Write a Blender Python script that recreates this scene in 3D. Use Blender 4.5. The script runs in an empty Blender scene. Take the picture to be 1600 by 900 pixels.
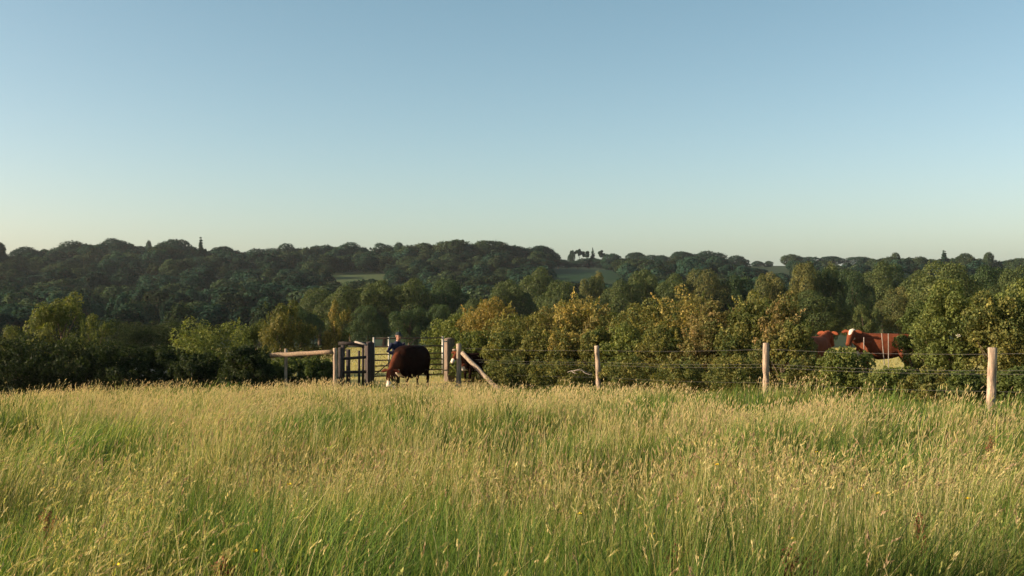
import bpy, bmesh, math, random
import numpy as np
from mathutils import Vector, Matrix

S = bpy.context.scene
COL = S.collection
R = math.radians

# ------------------------------------------------------------------ camera, sky, sun, exposure
CAM_H, HORIZON, F = 1.45, 440.0, 1600.0          # eye height; photo row of the horizon; focal length in photo pixels
cam_d = bpy.data.cameras.new("camera")
cam = bpy.data.objects.new("camera", cam_d)
COL.objects.link(cam)
cam_d.sensor_width = 36.0
cam_d.lens = 36.0 * F / 1600.0
cam_d.clip_start = 0.05
cam_d.clip_end = 30000.0
cam.location = (0, 0, CAM_H)
cam.rotation_euler = (R(90) - math.atan((450 - HORIZON) / F), 0, 0)
S.camera = cam

SUN_EL, SUN_AZ = R(19), R(-98)                    # azimuth from +Y (view direction) towards +X; the sun stands to the left
world = bpy.data.worlds.new("World")
S.world = world
world.use_nodes = True
wt = world.node_tree
wt.nodes.clear()
wo = wt.nodes.new("ShaderNodeOutputWorld")
bg = wt.nodes.new("ShaderNodeBackground")
sky = wt.nodes.new("ShaderNodeTexSky")
sky.sky_type = 'NISHITA'
sky.sun_disc = False
sky.sun_elevation = SUN_EL
sky.sun_rotation = SUN_AZ
sky.altitude = 100
sky.air_density = 0.80
sky.dust_density = 1.5
sky.ozone_density = 1.0
bg.inputs["Strength"].default_value = 0.084
wb = wt.nodes.new("ShaderNodeMix"); wb.data_type = 'RGBA'; wb.blend_type = 'MULTIPLY'; wb.inputs[0].default_value = 1
wb.inputs[7].default_value = (0.985, 1.09, 0.985, 1)               # the camera's cool-green white balance
hs = wt.nodes.new("ShaderNodeHueSaturation"); hs.inputs["Saturation"].default_value = 0.88
wt.links.new(sky.outputs[0], hs.inputs["Color"])
sp = wt.nodes.new("ShaderNodeSeparateColor"); cb = wt.nodes.new("ShaderNodeCombineColor")
pw = wt.nodes.new("ShaderNodeMath"); pw.operation = 'POWER'; pw.inputs[1].default_value = 1.25
ml = wt.nodes.new("ShaderNodeMath"); ml.operation = 'MULTIPLY'; ml.inputs[1].default_value = 0.80
wt.links.new(hs.outputs[0], sp.inputs[0]); wt.links.new(sp.outputs[0], pw.inputs[0]); wt.links.new(pw.outputs[0], ml.inputs[0])
wt.links.new(ml.outputs[0], cb.inputs[0]); wt.links.new(sp.outputs[1], cb.inputs[1]); wt.links.new(sp.outputs[2], cb.inputs[2])
wt.links.new(cb.outputs[0], wb.inputs[6])
wt.links.new(wb.outputs[2], bg.inputs[0])
wt.links.new(bg.outputs[0], wo.inputs[0])

sun_d = bpy.data.lights.new("sun", 'SUN')
sun_d.energy = 5.0
sun_d.angle = R(0.5)
sun_d.color = (1.0, 0.84, 0.60)
sun = bpy.data.objects.new("sun", sun_d)
COL.objects.link(sun)
sdir = Vector((math.sin(SUN_AZ) * math.cos(SUN_EL), math.cos(SUN_AZ) * math.cos(SUN_EL), math.sin(SUN_EL)))
sun.rotation_euler = sdir.to_track_quat('Z', 'Y').to_euler()

vs = S.view_settings
vs.view_transform = 'Standard'
vs.look = 'None'
vs.exposure = 1.0
vs.gamma = 1.0
vs.use_curve_mapping = False
S.cycles.use_denoising = True
S.cycles.max_bounces = 6
S.cycles.transparent_max_bounces = 4

# ------------------------------------------------------------------ helpers
def link(o, parent=None):
    COL.objects.link(o)
    if parent is not None:
        o.parent = parent
    return o

def tag(o, label=None, cat=None, group=None, kind=None):
    if label: o["label"] = label
    if cat: o["category"] = cat
    if group: o["group"] = group
    if kind: o["kind"] = kind
    return o

def empty(name, loc, rz=0.0):
    o = bpy.data.objects.new(name, None)
    o.empty_display_size = 0.2
    o.location = loc
    o.rotation_euler = (0, 0, rz)
    return link(o)

def np_mesh(name, v, quads, col=None, smooth=False, mats=()):
    v = np.asarray(v, np.float32).reshape(-1, 3)
    quads = np.asarray(quads, np.int32).reshape(-1, 4)
    me = bpy.data.meshes.new(name)
    me.vertices.add(len(v))
    me.vertices.foreach_set("co", v.ravel())
    me.loops.add(quads.size)
    me.loops.foreach_set("vertex_index", quads.ravel())
    me.polygons.add(len(quads))
    me.polygons.foreach_set("loop_start", np.arange(0, quads.size, 4, dtype=np.int32))
    if smooth:
        me.polygons.foreach_set("use_smooth", np.ones(len(quads), bool))
    me.update(calc_edges=True)
    if col is not None:
        a = me.color_attributes.new("tint", 'FLOAT_COLOR', 'POINT')
        c = np.ones((len(v), 4), np.float32)
        c[:, :3] = col
        a.data.foreach_set("color", c.ravel())
    for m in mats:
        me.materials.append(m)
    return me

def obj(name, me, parent=None, loc=None):
    o = bpy.data.objects.new(name, me)
    if loc is not None: o.location = loc
    return link(o, parent)

def copy_tree(o, parent=None):
    c = o.copy()
    COL.objects.link(c)
    if parent is not None: c.parent = parent
    for ch in list(o.children):
        copy_tree(ch, c)
    return c

class MB:
    """collects lofts and boxes for one mesh"""
    def __init__(self):
        self.v, self.q, self.n = [], [], 0
    def add(self, v, q):
        v = np.asarray(v, float).reshape(-1, 3)
        self.v.append(v)
        self.q.append(np.asarray(q, int).reshape(-1, 4) + self.n)
        self.n += len(v)
    def loft(self, pts, rad, seg=10, up=(0, 0, 1), cap=True, wob=0, rng=None, sq=1.0):
        """elliptical rings along pts; rad entries are r or (side, vertical)"""
        P = np.asarray(pts, float)
        n = len(P)
        T = np.gradient(P, axis=0)
        T /= np.linalg.norm(T, axis=1)[:, None] + 1e-9
        up = np.asarray(up, float)
        rings = []
        for i in range(n):
            s = np.cross(T[i], up)
            if np.linalg.norm(s) < 0.05: s = np.cross(T[i], (1, 0, 0) if abs(T[i][0]) < 0.9 else (0, 1, 0))
            s /= np.linalg.norm(s)
            if i and np.dot(s, ps) < 0: s = -s
            ps = s
            w = np.cross(s, T[i])
            r = rad[i]
            a, b = (r, r) if np.isscalar(r) else r
            an = np.linspace(0, 2 * np.pi, seg, endpoint=False)
            k = 1 if not wob else 1 + wob * rng.normal(size=seg)
            ca, sa = np.cos(an), np.sin(an)
            ca = np.sign(ca) * np.abs(ca) ** sq; sa = np.sign(sa) * np.abs(sa) ** sq
            rings.append(P[i] + (ca * a * k)[:, None] * s + (sa * b * k)[:, None] * w)
        v = list(np.concatenate(rings))
        q = []
        for i in range(n - 1):
            for j in range(seg):
                k = (j + 1) % seg
                q.append((i * seg + j, i * seg + k, (i + 1) * seg + k, (i + 1) * seg + j))
        if cap:
            for base, flip, c in ((0, True, P[0]), ((n - 1) * seg, False, P[-1])):
                # concentric grid cap made of quads: strip across the ring
                for j in range(seg // 2 - 1):
                    a, b = base + j, base + j + 1
                    cc, d = base + seg - 2 - j, base + seg - 1 - j
                    q.append((a, b, cc, d) if not flip else (d, cc, b, a))
        self.add(v, q)
        return self
    def box(self, c, size, rot=None):
        x, y, z = np.asarray(size, float) / 2
        v = np.array([(-x, -y, -z), (x, -y, -z), (x, y, -z), (-x, y, -z), (-x, -y, z), (x, -y, z), (x, y, z), (-x, y, z)])
        if rot is not None: v = v @ np.asarray(rot).T
        self.add(v + np.asarray(c, float), [(3, 2, 1, 0), (4, 5, 6, 7), (0, 1, 5, 4), (1, 2, 6, 5), (2, 3, 7, 6), (3, 0, 4, 7)])
        return self
    def build(self, name, mat, parent=None, smooth=True, col=None):
        v = np.concatenate(self.v); q = np.concatenate(self.q)
        me = np_mesh(name, v, q, col, smooth, [mat])
        return obj(name, me, parent)

def fuse(mb, voxel, smooth_it=6):
    """voxel-remesh overlapping lofts into one continuous skin; returns a mesh"""
    me = np_mesh("tmp", np.concatenate(mb.v), np.concatenate(mb.q))
    o = bpy.data.objects.new("tmp", me)
    COL.objects.link(o)
    m = o.modifiers.new("r", 'REMESH'); m.mode = 'VOXEL'; m.voxel_size = voxel
    s = o.modifiers.new("s", 'SMOOTH'); s.factor = 0.5; s.iterations = smooth_it
    dg = bpy.context.evaluated_depsgraph_get()
    dg.update()
    out = bpy.data.meshes.new_from_object(o.evaluated_get(dg))
    bpy.data.objects.remove(o)
    out.polygons.foreach_set("use_smooth", np.ones(len(out.polygons), bool))
    return out

def mesh_co(me):
    a = np.zeros(len(me.vertices) * 3, np.float32)
    me.vertices.foreach_get("co", a)
    return a.reshape(-1, 3)

def set_tint(me, col):
    a = me.color_attributes.new("tint", 'FLOAT_COLOR', 'POINT')
    c = np.ones((len(me.vertices), 4), np.float32)
    c[:, :3] = col
    a.data.foreach_set("color", c.ravel())

# value noise in numpy, for patches and undulation
def vnoise(x, y, seed, scale):
    rs = np.random.RandomState(seed)
    g = rs.rand(64, 64)
    x = np.asarray(x) / scale + 1000; y = np.asarray(y) / scale + 1000
    xi = np.floor(x).astype(int); yi = np.floor(y).astype(int)
    fx = x - xi; fy = y - yi
    fx = fx * fx * (3 - 2 * fx); fy = fy * fy * (3 - 2 * fy)
    a = g[xi % 64, yi % 64]; b = g[(xi + 1) % 64, yi % 64]; c = g[xi % 64, (yi + 1) % 64]; d = g[(xi + 1) % 64, (yi + 1) % 64]
    return (a * (1 - fx) + b * fx) * (1 - fy) + (c * (1 - fx) + d * fx) * fy

def fbm(x, y, seed, scale):
    return (vnoise(x, y, seed, scale) * 0.55 + vnoise(x, y, seed + 1, scale / 2.1) * 0.3 + vnoise(x, y, seed + 2, scale / 4.3) * 0.15)

# ------------------------------------------------------------------ terrain height
GY = [0, 29, 33, 37, 85, 160, 240, 330, 400, 480, 560, 680, 900, 1500, 2600, 4500, 5000]
GZ = [0, -1.74, -1.86, -2.0, -4.1, -8.5, -10.5, -5.0, 2.2, 5.0, 7.0, 10.8, 6.0, 7.0, 30.0, 62.0, 60.0]
def gz(x, y):
    x = np.asarray(x, float); y = np.asarray(y, float)
    d = np.sqrt(y * y + 0.15 * x * x) * np.sign(y)
    z = np.interp(d, GY, GZ)
    near = np.clip((70 - y) / 30, 0, 1) * np.clip((y + 30) / 30, 0, 1)
    z = z + near * 0.05 * np.clip(x - 3.4, 0, 14)
    z = z - 0.045 * np.clip(-x - 5.5, 0, 11) * np.clip((y - 16) / 14, 0, 1) * np.clip((80 - y) / 40, 0, 1)
    z = z - 0.10 * np.exp(-((x + 3.0) / 4.5) ** 2 - ((y - 31) / 4.0) ** 2)
    z = z + 0.10 * (fbm(x, y, 11, 7.0) - 0.5) * np.clip((60 - y) / 20, 0, 1)
    far = np.clip((y - 250) / 250, 0, 1)
    z = z + far * 6 * (fbm(x, y, 21, 260.0) - 0.5)
    return z

def X(px, y): return (px - 800.0) / F * y
def Z(py, y): return CAM_H - (py - HORIZON) / F * y

# ------------------------------------------------------------------ materials
def new_mat(name):
    m = bpy.data.materials.new(name)
    m.use_nodes = True
    nt = m.node_tree
    return m, nt, nt.nodes["Principled BSDF"], nt.nodes["Material Output"]

def leaf_material(name, trans=0.35, rough=0.55, spec=0.25, through=(1.25, 1.2, 0.55)):
    m, nt, p, out = new_mat(name)
    at = nt.nodes.new("ShaderNodeAttribute"); at.attribute_name = "tint"
    oi = nt.nodes.new("ShaderNodeObjectInfo")
    mx = nt.nodes.new("ShaderNodeMix"); mx.data_type = 'RGBA'; mx.blend_type = 'MULTIPLY'; mx.inputs[0].default_value = 1
    nt.links.new(at.outputs["Color"], mx.inputs[6]); nt.links.new(oi.outputs["Color"], mx.inputs[7])
    nt.links.new(mx.outputs[2], p.inputs["Base Color"])
    p.inputs["Roughness"].default_value = rough
    p.inputs["Specular IOR Level"].default_value = spec
    tr = nt.nodes.new("ShaderNodeBsdfTranslucent")
    ga = nt.nodes.new("ShaderNodeMix"); ga.data_type = 'RGBA'; ga.blend_type = 'MULTIPLY'; ga.inputs[0].default_value = 1
    ga.inputs[7].default_value = (*through, 1)
    nt.links.new(mx.outputs[2], ga.inputs[6]); nt.links.new(ga.outputs[2], tr.inputs["Color"])
    ms = nt.nodes.new("ShaderNodeMixShader"); ms.inputs[0].default_value = trans
    nt.links.new(p.outputs[0], ms.inputs[1]); nt.links.new(tr.outputs[0], ms.inputs[2])
    nt.links.new(ms.outputs[0], out.inputs["Surface"])
    return m

def tint_material(name, rough=0.8, spec=0.2, noise=0.25, scale=20.0, bump=0.2):
    m, nt, p, out = new_mat(name)
    at = nt.nodes.new("ShaderNodeAttribute"); at.attribute_name = "tint"
    nz = nt.nodes.new("ShaderNodeTexNoise"); nz.inputs["Scale"].default_value = scale; nz.inputs["Detail"].default_value = 5
    tc = nt.nodes.new("ShaderNodeTexCoord"); nt.links.new(tc.outputs["Object"], nz.inputs["Vector"])
    mr = nt.nodes.new("ShaderNodeMapRange"); mr.inputs[3].default_value = 1 - noise; mr.inputs[4].default_value = 1 + noise
    nt.links.new(nz.outputs[0], mr.inputs[0])
    mx = nt.nodes.new("ShaderNodeMix"); mx.data_type = 'RGBA'; mx.blend_type = 'MULTIPLY'; mx.inputs[0].default_value = 1
    nt.links.new(at.outputs["Color"], mx.inputs[6]); nt.links.new(mr.outputs[0], mx.inputs[7])
    nt.links.new(mx.outputs[2], p.inputs["Base Color"])
    p.inputs["Roughness"].default_value = rough; p.inputs["Specular IOR Level"].default_value = spec
    if bump:
        bp = nt.nodes.new("ShaderNodeBump"); bp.inputs["Strength"].default_value = bump; bp.inputs["Distance"].default_value = 0.02
        nt.links.new(nz.outputs[0], bp.inputs["Height"]); nt.links.new(bp.outputs[0], p.inputs["Normal"])
    return m

def wood_material(name, base, dark, scale=6.0, stretch=(14, 14, 1.0)):
    m, nt, p, out = new_mat(name)
    tc = nt.nodes.new("ShaderNodeTexCoord")
    mp = nt.nodes.new("ShaderNodeMapping"); mp.inputs["Scale"].default_value = stretch
    nz = nt.nodes.new("ShaderNodeTexNoise"); nz.inputs["Scale"].default_value = scale; nz.inputs["Detail"].default_value = 8
    cr = nt.nodes.new("ShaderNodeValToRGB")
    cr.color_ramp.elements[0].position = 0.35; cr.color_ramp.elements[0].color = (*dark, 1)
    cr.color_ramp.elements[1].position = 0.62; cr.color_ramp.elements[1].color = (*base, 1)
    nt.links.new(tc.outputs["Object"], mp.inputs[0]); nt.links.new(mp.outputs[0], nz.inputs["Vector"])
    nt.links.new(nz.outputs[0], cr.inputs[0]); nt.links.new(cr.outputs[0], p.inputs["Base Color"])
    p.inputs["Roughness"].default_value = 0.85; p.inputs["Specular IOR Level"].default_value = 0.15
    bp = nt.nodes.new("ShaderNodeBump"); bp.inputs["Strength"].default_value = 0.5; bp.inputs["Distance"].default_value = 0.01
    nt.links.new(nz.outputs[0], bp.inputs["Height"]); nt.links.new(bp.outputs[0], p.inputs["Normal"])
    return m

def plain_material(name, col, rough=0.5, metal=0.0, spec=0.3):
    m, nt, p, out = new_mat(name)
    nz = nt.nodes.new("ShaderNodeTexNoise"); nz.inputs["Scale"].default_value = 9; nz.inputs["Detail"].default_value = 6
    tc = nt.nodes.new("ShaderNodeTexCoord"); nt.links.new(tc.outputs["Object"], nz.inputs["Vector"])
    mx = nt.nodes.new("ShaderNodeMix"); mx.data_type = 'RGBA'
    mx.inputs[6].default_value = (*[c * 0.7 for c in col], 1); mx.inputs[7].default_value = (*[min(1, c * 1.2) for c in col], 1)
    nt.links.new(nz.outputs[0], mx.inputs[0]); nt.links.new(mx.outputs[2], p.inputs["Base Color"])
    p.inputs["Roughness"].default_value = rough; p.inputs["Metallic"].default_value = metal
    p.inputs["Specular IOR Level"].default_value = spec
    return m

M_GRASS = leaf_material("grass_blades", 0.40, 0.7, 0.08, (1.15, 1.17, 0.72))
M_LEAF = leaf_material("leaves", 0.35, 0.6, 0.10)
M_FARLEAF = leaf_material("distant_leaves", 0.22, 0.9, 0.03)
M_BARK = wood_material("bark", (0.14, 0.10, 0.065), (0.05, 0.038, 0.028), 4.0)
M_POST = wood_material("peeled_timber", (0.42, 0.32, 0.23), (0.13, 0.10, 0.075), 2.6, (20, 20, 1.2))
M_RAIL = wood_material("peeled_rail", (0.33, 0.235, 0.15), (0.14, 0.10, 0.068), 5.0, (1.0, 14, 14))
M_OLDWOOD = wood_material("weathered_timber", (0.07, 0.055, 0.048), (0.03, 0.024, 0.022), 5.0)
M_GATEPOST = wood_material("gate_post_timber", (0.22, 0.165, 0.12), (0.08, 0.06, 0.047), 5.0)
M_BLEACH = wood_material("bleached_wood", (0.33, 0.29, 0.25), (0.18, 0.15, 0.125), 5.0)
M_STEEL = plain_material("galvanised_steel", (0.42, 0.39, 0.33), 0.5, 0.3)
M_BAR = plain_material("dark_brown_bar", (0.10, 0.065, 0.04), 0.7, 0.2)  # dark brown metal for the gate bars
M_WIRE = plain_material("fence_wire", (0.11, 0.105, 0.10), 0.7, 0.2)
M_COW = tint_material("cow_coat", 0.8, 0.05, 0.4, 7.0, 0.6)
M_SKIN = tint_material("skin", 0.55, 0.3, 0.06, 30.0, 0.0)
M_JACKET = plain_material("navy_cloth", (0.018, 0.022, 0.045), 0.85, 0, 0.1)
M_TROUSERS = plain_material("dark_trousers", (0.025, 0.025, 0.028), 0.9, 0, 0.1)
M_CAP = plain_material("dark_cap", (0.022, 0.03, 0.034), 0.85, 0, 0.1)
M_BOOT = plain_material("rubber_boot", (0.02, 0.03, 0.022), 0.5)
M_PETAL = tint_material("petals", 0.6, 0.2, 0.08, 60.0, 0.0)

EDGE_X = [-40, -12, -6.9, -5.2, -3.5, -1.68, 2.48, 5.46, 7.94, 11.3, 20]
EDGE_Y = [31.5, 31.2, 30.8, 30.0, 30.4, 31.6, 29.2, 22.2, 17.2, 11.7, 4.0]

# ------------------------------------------------------------------ ground: one sheet out past the horizon
def build_ground():
    r = np.concatenate([np.arange(0, 40, 0.5), np.arange(40, 110, 1.5), np.geomspace(110, 5000, 84)])
    a = np.concatenate([np.linspace(R(-60), R(60), 181), np.linspace(R(60), R(300), 61)[1:-1]])
    n, k = len(r), len(a)
    rr, aa = np.meshgrid(r[1:], a, indexing='ij')
    x = rr * np.sin(aa); y = rr * np.cos(aa)
    z = gz(x, y)
    v = np.stack([x, y, z], -1).reshape(-1, 3)
    n -= 1
    q = []
    for i in range(n - 1):
        j = np.arange(k); j2 = (j + 1) % k
        q.append(np.stack([i * k + j, i * k + j2, (i + 1) * k + j2, (i + 1) * k + j], -1))
    q = np.concatenate(q)
    # middle fan as quads around the first ring
    m = []
    for j in range(k // 2 - 1):
        m.append((j, j + 1, k - 2 - j, k - 1 - j))
    q = np.concatenate([q[:, ::-1], np.array(m)])
    X_, Y_ = v[:, 0], v[:, 1]
    c = np.zeros((len(v), 3))
    c[:] = (0.045, 0.05, 0.018)                                   # field soil and thatch under the long grass
    past = (Y_ > np.interp(X_, EDGE_X, EDGE_Y) + 0.7) & (Y_ < 100) & (X_ > -0.2 * Y_)
    c[past] = (0.33, 0.285, 0.10)
    nn = fbm(X_, Y_, 5, 5.0)
    c[past] *= (0.75 + 0.5 * nn[past])[:, None]
    wood = Y_ >= 120
    c[wood] = (0.03, 0.045, 0.018)
    c[(Y_ > 34) & (Y_ < 120) & (X_ <= -0.2 * Y_)] = (0.03, 0.042, 0.016)
    px = 800 + X_ / np.maximum(Y_, 1) * F
    meadow = (Y_ > 370) & (Y_ < 450) & (px > 512) & (px < 625)
    c[meadow] = (0.055, 0.075, 0.026)
    painted_shade_field = (Y_ > 380) & (Y_ < 520) & (px > 840) & (px < 1000)
    c[painted_shade_field] = (0.010, 0.032, 0.010)  # tree shade over this hill field is painted into its colour
    far = Y_ > 1200
    c[far] = (0.05, 0.07, 0.04)
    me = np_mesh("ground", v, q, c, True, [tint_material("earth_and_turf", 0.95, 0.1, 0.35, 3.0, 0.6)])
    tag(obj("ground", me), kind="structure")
build_ground()

# ------------------------------------------------------------------ foliage makers
def rot_frames(nrm, rng):
    n = len(nrm)
    a = rng.normal(size=(n, 3))
    t = a - (a * nrm).sum(1)[:, None] * nrm
    t /= np.linalg.norm(t, axis=1)[:, None] + 1e-9
    return t, np.cross(nrm, t)

def leaf_quads(c, nrm, size, rng, aspect=0.62):
    """one folded diamond leaf at every centre"""
    t, b = rot_frames(nrm, rng)
    s = size[:, None]
    v = np.stack([c - t * s * 0.5, c + b * s * 0.5 * aspect + nrm * s * 0.10, c + t * s * 0.5, c - b * s * 0.5 * aspect + nrm * s * 0.10], 1)
    return v.reshape(-1, 3)

def clumps(rng, K, env, inner=0.35):
    """clump centres inside an envelope; env(u dir, z in 0..1) -> point"""
    u = rng.normal(size=(K, 3)); u /= np.linalg.norm(u, axis=1)[:, None]
    r = (inner + (1 - inner) * rng.rand(K) ** 0.6)[:, None]
    return env(u * r)

def crown(seed, K, n, leaf, rx=0.5, rz=0.5, zc=0.55, clump_r=0.17, palette=None, flat=1.0, shape='round', shoots=0, jitter=0.5, ry=None, shell=0.0, inner=0.35, cvar=0.6):
    """a crown in a unit-high tree: width 2*rx, centred at zc; returns verts, quads, colours"""
    rng = np.random.RandomState(seed)
    ry = rx if ry is None else ry
    def env(p):
        q = p.copy()
        z = q[:, 2]
        if shape == 'cone':
            zz = (z + 1) / 2
            k = (1.12 - zz)
            q[:, 0] *= k; q[:, 1] *= k
        elif shape == 'dome':
            k = np.sqrt(np.clip(1 - (np.clip(z, 0, 1)) ** 2, 0.02, 1)) ** 0.3
            q[:, 0] *= k; q[:, 1] *= k
            q[:, 2] = np.where(z < 0, z * 1.0, z)
        return q * np.array([rx, ry, rz]) + np.array([0, 0, zc])
    cc = clumps(rng, K, env, inner)
    cr = clump_r * (0.55 + 0.9 * rng.rand(K))
    if shape == 'cone':                                   # slim towards a pointed tip
        zz = np.clip((cc[:, 2] - zc + rz) / (2 * rz), 0, 1)
        cr *= 1.25 - zz
        axis = np.linspace(0.35, 1.0, 9)
        cc = np.concatenate([cc, np.stack([np.zeros(9), np.zeros(9), zc - rz + axis * 2 * rz], 1)])
        cr = np.concatenate([cr, clump_r * (1.25 - axis) * 1.9]); K = len(cc)
    # uneven outline: push some clumps out, leave dents
    cc[:, :2] *= (0.85 + 0.35 * rng.rand(K))[:, None]
    palette = np.array(palette if palette is not None else [(0.05, 0.085, 0.022), (0.065, 0.10, 0.028), (0.042, 0.07, 0.022)])
    cpick = palette[rng.randint(len(palette), size=K)] * (0.8 + 0.4 * rng.rand(K))[:, None]
    w = cr ** 2; w /= w.sum()
    m = int(n * (1 + 2.2 * (shell > 0)))
    idx = rng.choice(K, size=m, p=w)
    d = rng.normal(size=(m, 3)); d[:, 2] += 0.25; d /= np.linalg.norm(d, axis=1)[:, None]
    rad = cr[idx] * ((0.35 + 0.75 * rng.rand(m) ** 0.5) if not shell else (0.82 + (0.28 + 0.12 * (rng.rand(m) < 0.3)) * rng.rand(m)))
    pos = cc[idx] + d * rad[:, None] * np.array([1, 1, flat])
    if shell:                                            # drop leaves buried inside a neighbouring clump
        buried = np.zeros(m, bool)
        for j in range(K):
            buried |= (idx != j) & ((((pos - cc[j]) / (1, 1, flat)) ** 2).sum(1) < (0.85 * cr[j]) ** 2)
        ok = np.where(~(buried & (rng.rand(m) < shell)))[0][:n]
        pos, d, idx = pos[ok], d[ok], idx[ok]
        n = len(pos)
    nrm = d + jitter * rng.normal(size=(n, 3)); nrm /= np.linalg.norm(nrm, axis=1)[:, None]
    size = leaf * (0.6 + 0.8 * rng.rand(n))
    ph = rng.rand(3) * 6.28
    drift = (np.sin(pos[:, 0] * 9 + ph[0]) + np.sin(pos[:, 2] * 8 + ph[1]) + np.sin(pos[:, 1] * 9 + ph[2])) / 6 + 0.5
    pi = np.clip(((1 - drift) * len(palette) + rng.normal(size=n) * 0.9), 0, len(palette) - 1).astype(int)
    col = (cpick[idx] * 0.35 + palette[pi] * 0.65) * (1 - cvar / 2 + cvar * rng.rand(n))[:, None]
    V = [leaf_quads(pos, nrm, size, rng)]; C = [np.repeat(col, 4, 0)]
    for i in range(shoots):
        # a leafy shoot that stands out of the crown
        base = cc[rng.randint(K)].copy()
        a = rng.rand() * 2 * np.pi
        t0 = env(np.array([[math.cos(a) * 0.75, math.sin(a) * 0.75, 0.25 + 0.6 * rng.rand()]]))[0]
        L = (0.05 + 0.10 * rng.rand())
        dr = np.array([math.cos(a) * 0.45, math.sin(a) * 0.45, 1.0]) + 0.35 * rng.normal(size=3)
        dr /= np.linalg.norm(dr)
        m = rng.randint(28, 60)
        tt = rng.rand(m)
        p = t0 + dr * (tt * L)[:, None] + rng.normal(size=(m, 3)) * leaf * 0.75 * (1.1 - tt)[:, None]
        nn = rng.normal(size=(m, 3)); nn /= np.linalg.norm(nn, axis=1)[:, None]
        V.append(leaf_quads(p, nn, leaf * (0.6 + 0.6 * rng.rand(m)), rng))
        pc = palette[rng.randint(len(palette))] * (0.9 + 0.5 * rng.rand())
        C.append(np.repeat(pc * (0.8 + 0.4 * rng.rand(m))[:, None], 4, 0))
    v = np.concatenate(V); c = np.concatenate(C)
    v[:, 2] /= np.percentile(v[:, 2], 99.4)
    q = np.arange(len(v)).reshape(-1, 4)
    return v, q, np.clip(c, 0, 0.9)

def trunk_mb(seed, h=0.55, r=0.03, limbs=5, spread=0.28, top=0.75, stems=1):
    rng = np.random.RandomState(seed)
    mb = MB()
    for s in range(stems):
        off = np.array([0, 0, 0.0]) if stems == 1 else np.append(rng.normal(size=2) * spread * 0.35, 0)
        bend = rng.normal(size=3) * 0.02
        pts = [off + (0, 0, -0.03), off * 1.05 + bend + (0, 0, h * 0.35), off * 1.25 - bend + (0, 0, h * 0.7), off * 1.5 + bend + (0, 0, h)]
        mb.loft(pts, [r * 1.35, r, r * 0.8, r * 0.6], 8, up=(0, 1, 0))
        for i in range(limbs):
            a = 2 * np.pi * (i + rng.rand()) / limbs
            z0 = h * (0.55 + 0.4 * rng.rand())
            p0 = off * 1.3 + np.array([0, 0, z0])
            d = np.array([math.cos(a) * spread, math.sin(a) * spread, (top - z0) * (0.6 + 0.5 * rng.rand())])
            mb.loft([p0, p0 + d * 0.5 + (0, 0, -0.02), p0 + d], [r * 0.5, r * 0.33, r * 0.15], 6)
    return mb

def make_tree(name, x, y, h, w, seed, tint=(1, 1, 1), palette=None, kind='round', mat=None, n=9000, leaf=0.026, far=False):
    """tree: empty > crown, trunk; unit meshes scaled to height h and width w"""
    root = empty(name, (x, y, float(gz(x, y)) - 0.05))
    key = (kind, seed, n, leaf, None if palette is None else str(palette))
    if key not in MESHES:
        if kind == 'round': a = crown(seed, 44, n, leaf, 0.38, 0.35, 0.58, 0.125, palette, 0.9, 'round', 0, 0.5, None, 0.9, 0.45)
        elif kind == 'tall': a = crown(seed, 44, n, leaf, 0.36, 0.42, 0.54, 0.115, palette, 1.0, 'round', 0, 0.5, None, 0.9, 0.45)
        elif kind == 'cone': a = crown(seed, 60, n, leaf, 0.5, 0.5, 0.5, 0.085, palette, 0.5, 'cone')
        elif kind == 'pine': a = crown(seed, 16, n, leaf, 0.36, 0.15, 0.82, 0.11, palette, 0.55)
        elif kind == 'sapling': a = crown(seed, 34, n, leaf, 0.36, 0.40, 0.55, 0.10, palette, 1.0, 'round', 12)
        else: a = crown(seed, 46, n, leaf, 0.42, 0.36, 0.60, 0.13, palette)
        th = {'pine': 0.8, 'cone': 0.9, 'tall': 0.5, 'sapling': 0.6}.get(kind, 0.5)
        MESHES[key] = (np_mesh("crown", *a, False, [mat or M_LEAF]),
                       trunk_mb(seed, th, 0.022 if kind != 'round' else 0.03, 5, 0.2, 0.8))
        v, q = np.concatenate(MESHES[key][1].v), np.concatenate(MESHES[key][1].q)
        MESHES[key] = (MESHES[key][0], np_mesh("trunk", v, q, None, True, [M_BARK]))
    cm, tm = MESHES[key]
    c = obj("crown", cm, root); c.color = (*tint, 1)
    obj("trunk", tm, root)
    root.scale = (w, w, h)
    root.rotation_euler[2] = (seed * 2.4) % 6.28
    return root
MESHES = {}

# palettes (real leaf albedo, linear)
GREEN = [(0.078, 0.105, 0.030), (0.10, 0.126, 0.036), (0.058, 0.084, 0.027)]
LIGHT = [(0.12, 0.148, 0.04), (0.155, 0.175, 0.05), (0.072, 0.10, 0.03)]
OLIVE = [(0.195, 0.18, 0.052), (0.14, 0.145, 0.042), (0.09, 0.108, 0.033), (0.058, 0.082, 0.027)]
YELLOW = [(0.33, 0.26, 0.08), (0.24, 0.20, 0.06), (0.13, 0.135, 0.042), (0.075, 0.095, 0.03)]
BROWN = [(0.20, 0.15, 0.062), (0.16, 0.145, 0.05), (0.11, 0.12, 0.04), (0.068, 0.09, 0.03)]
ORANGE = [(0.28, 0.20, 0.06), (0.23, 0.175, 0.052), (0.17, 0.15, 0.045), (0.10, 0.11, 0.03)]
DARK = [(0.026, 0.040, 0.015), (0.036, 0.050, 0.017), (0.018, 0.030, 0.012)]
FAR = [(0.032, 0.049, 0.025), (0.042, 0.058, 0.028), (0.026, 0.041, 0.023)]

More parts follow.
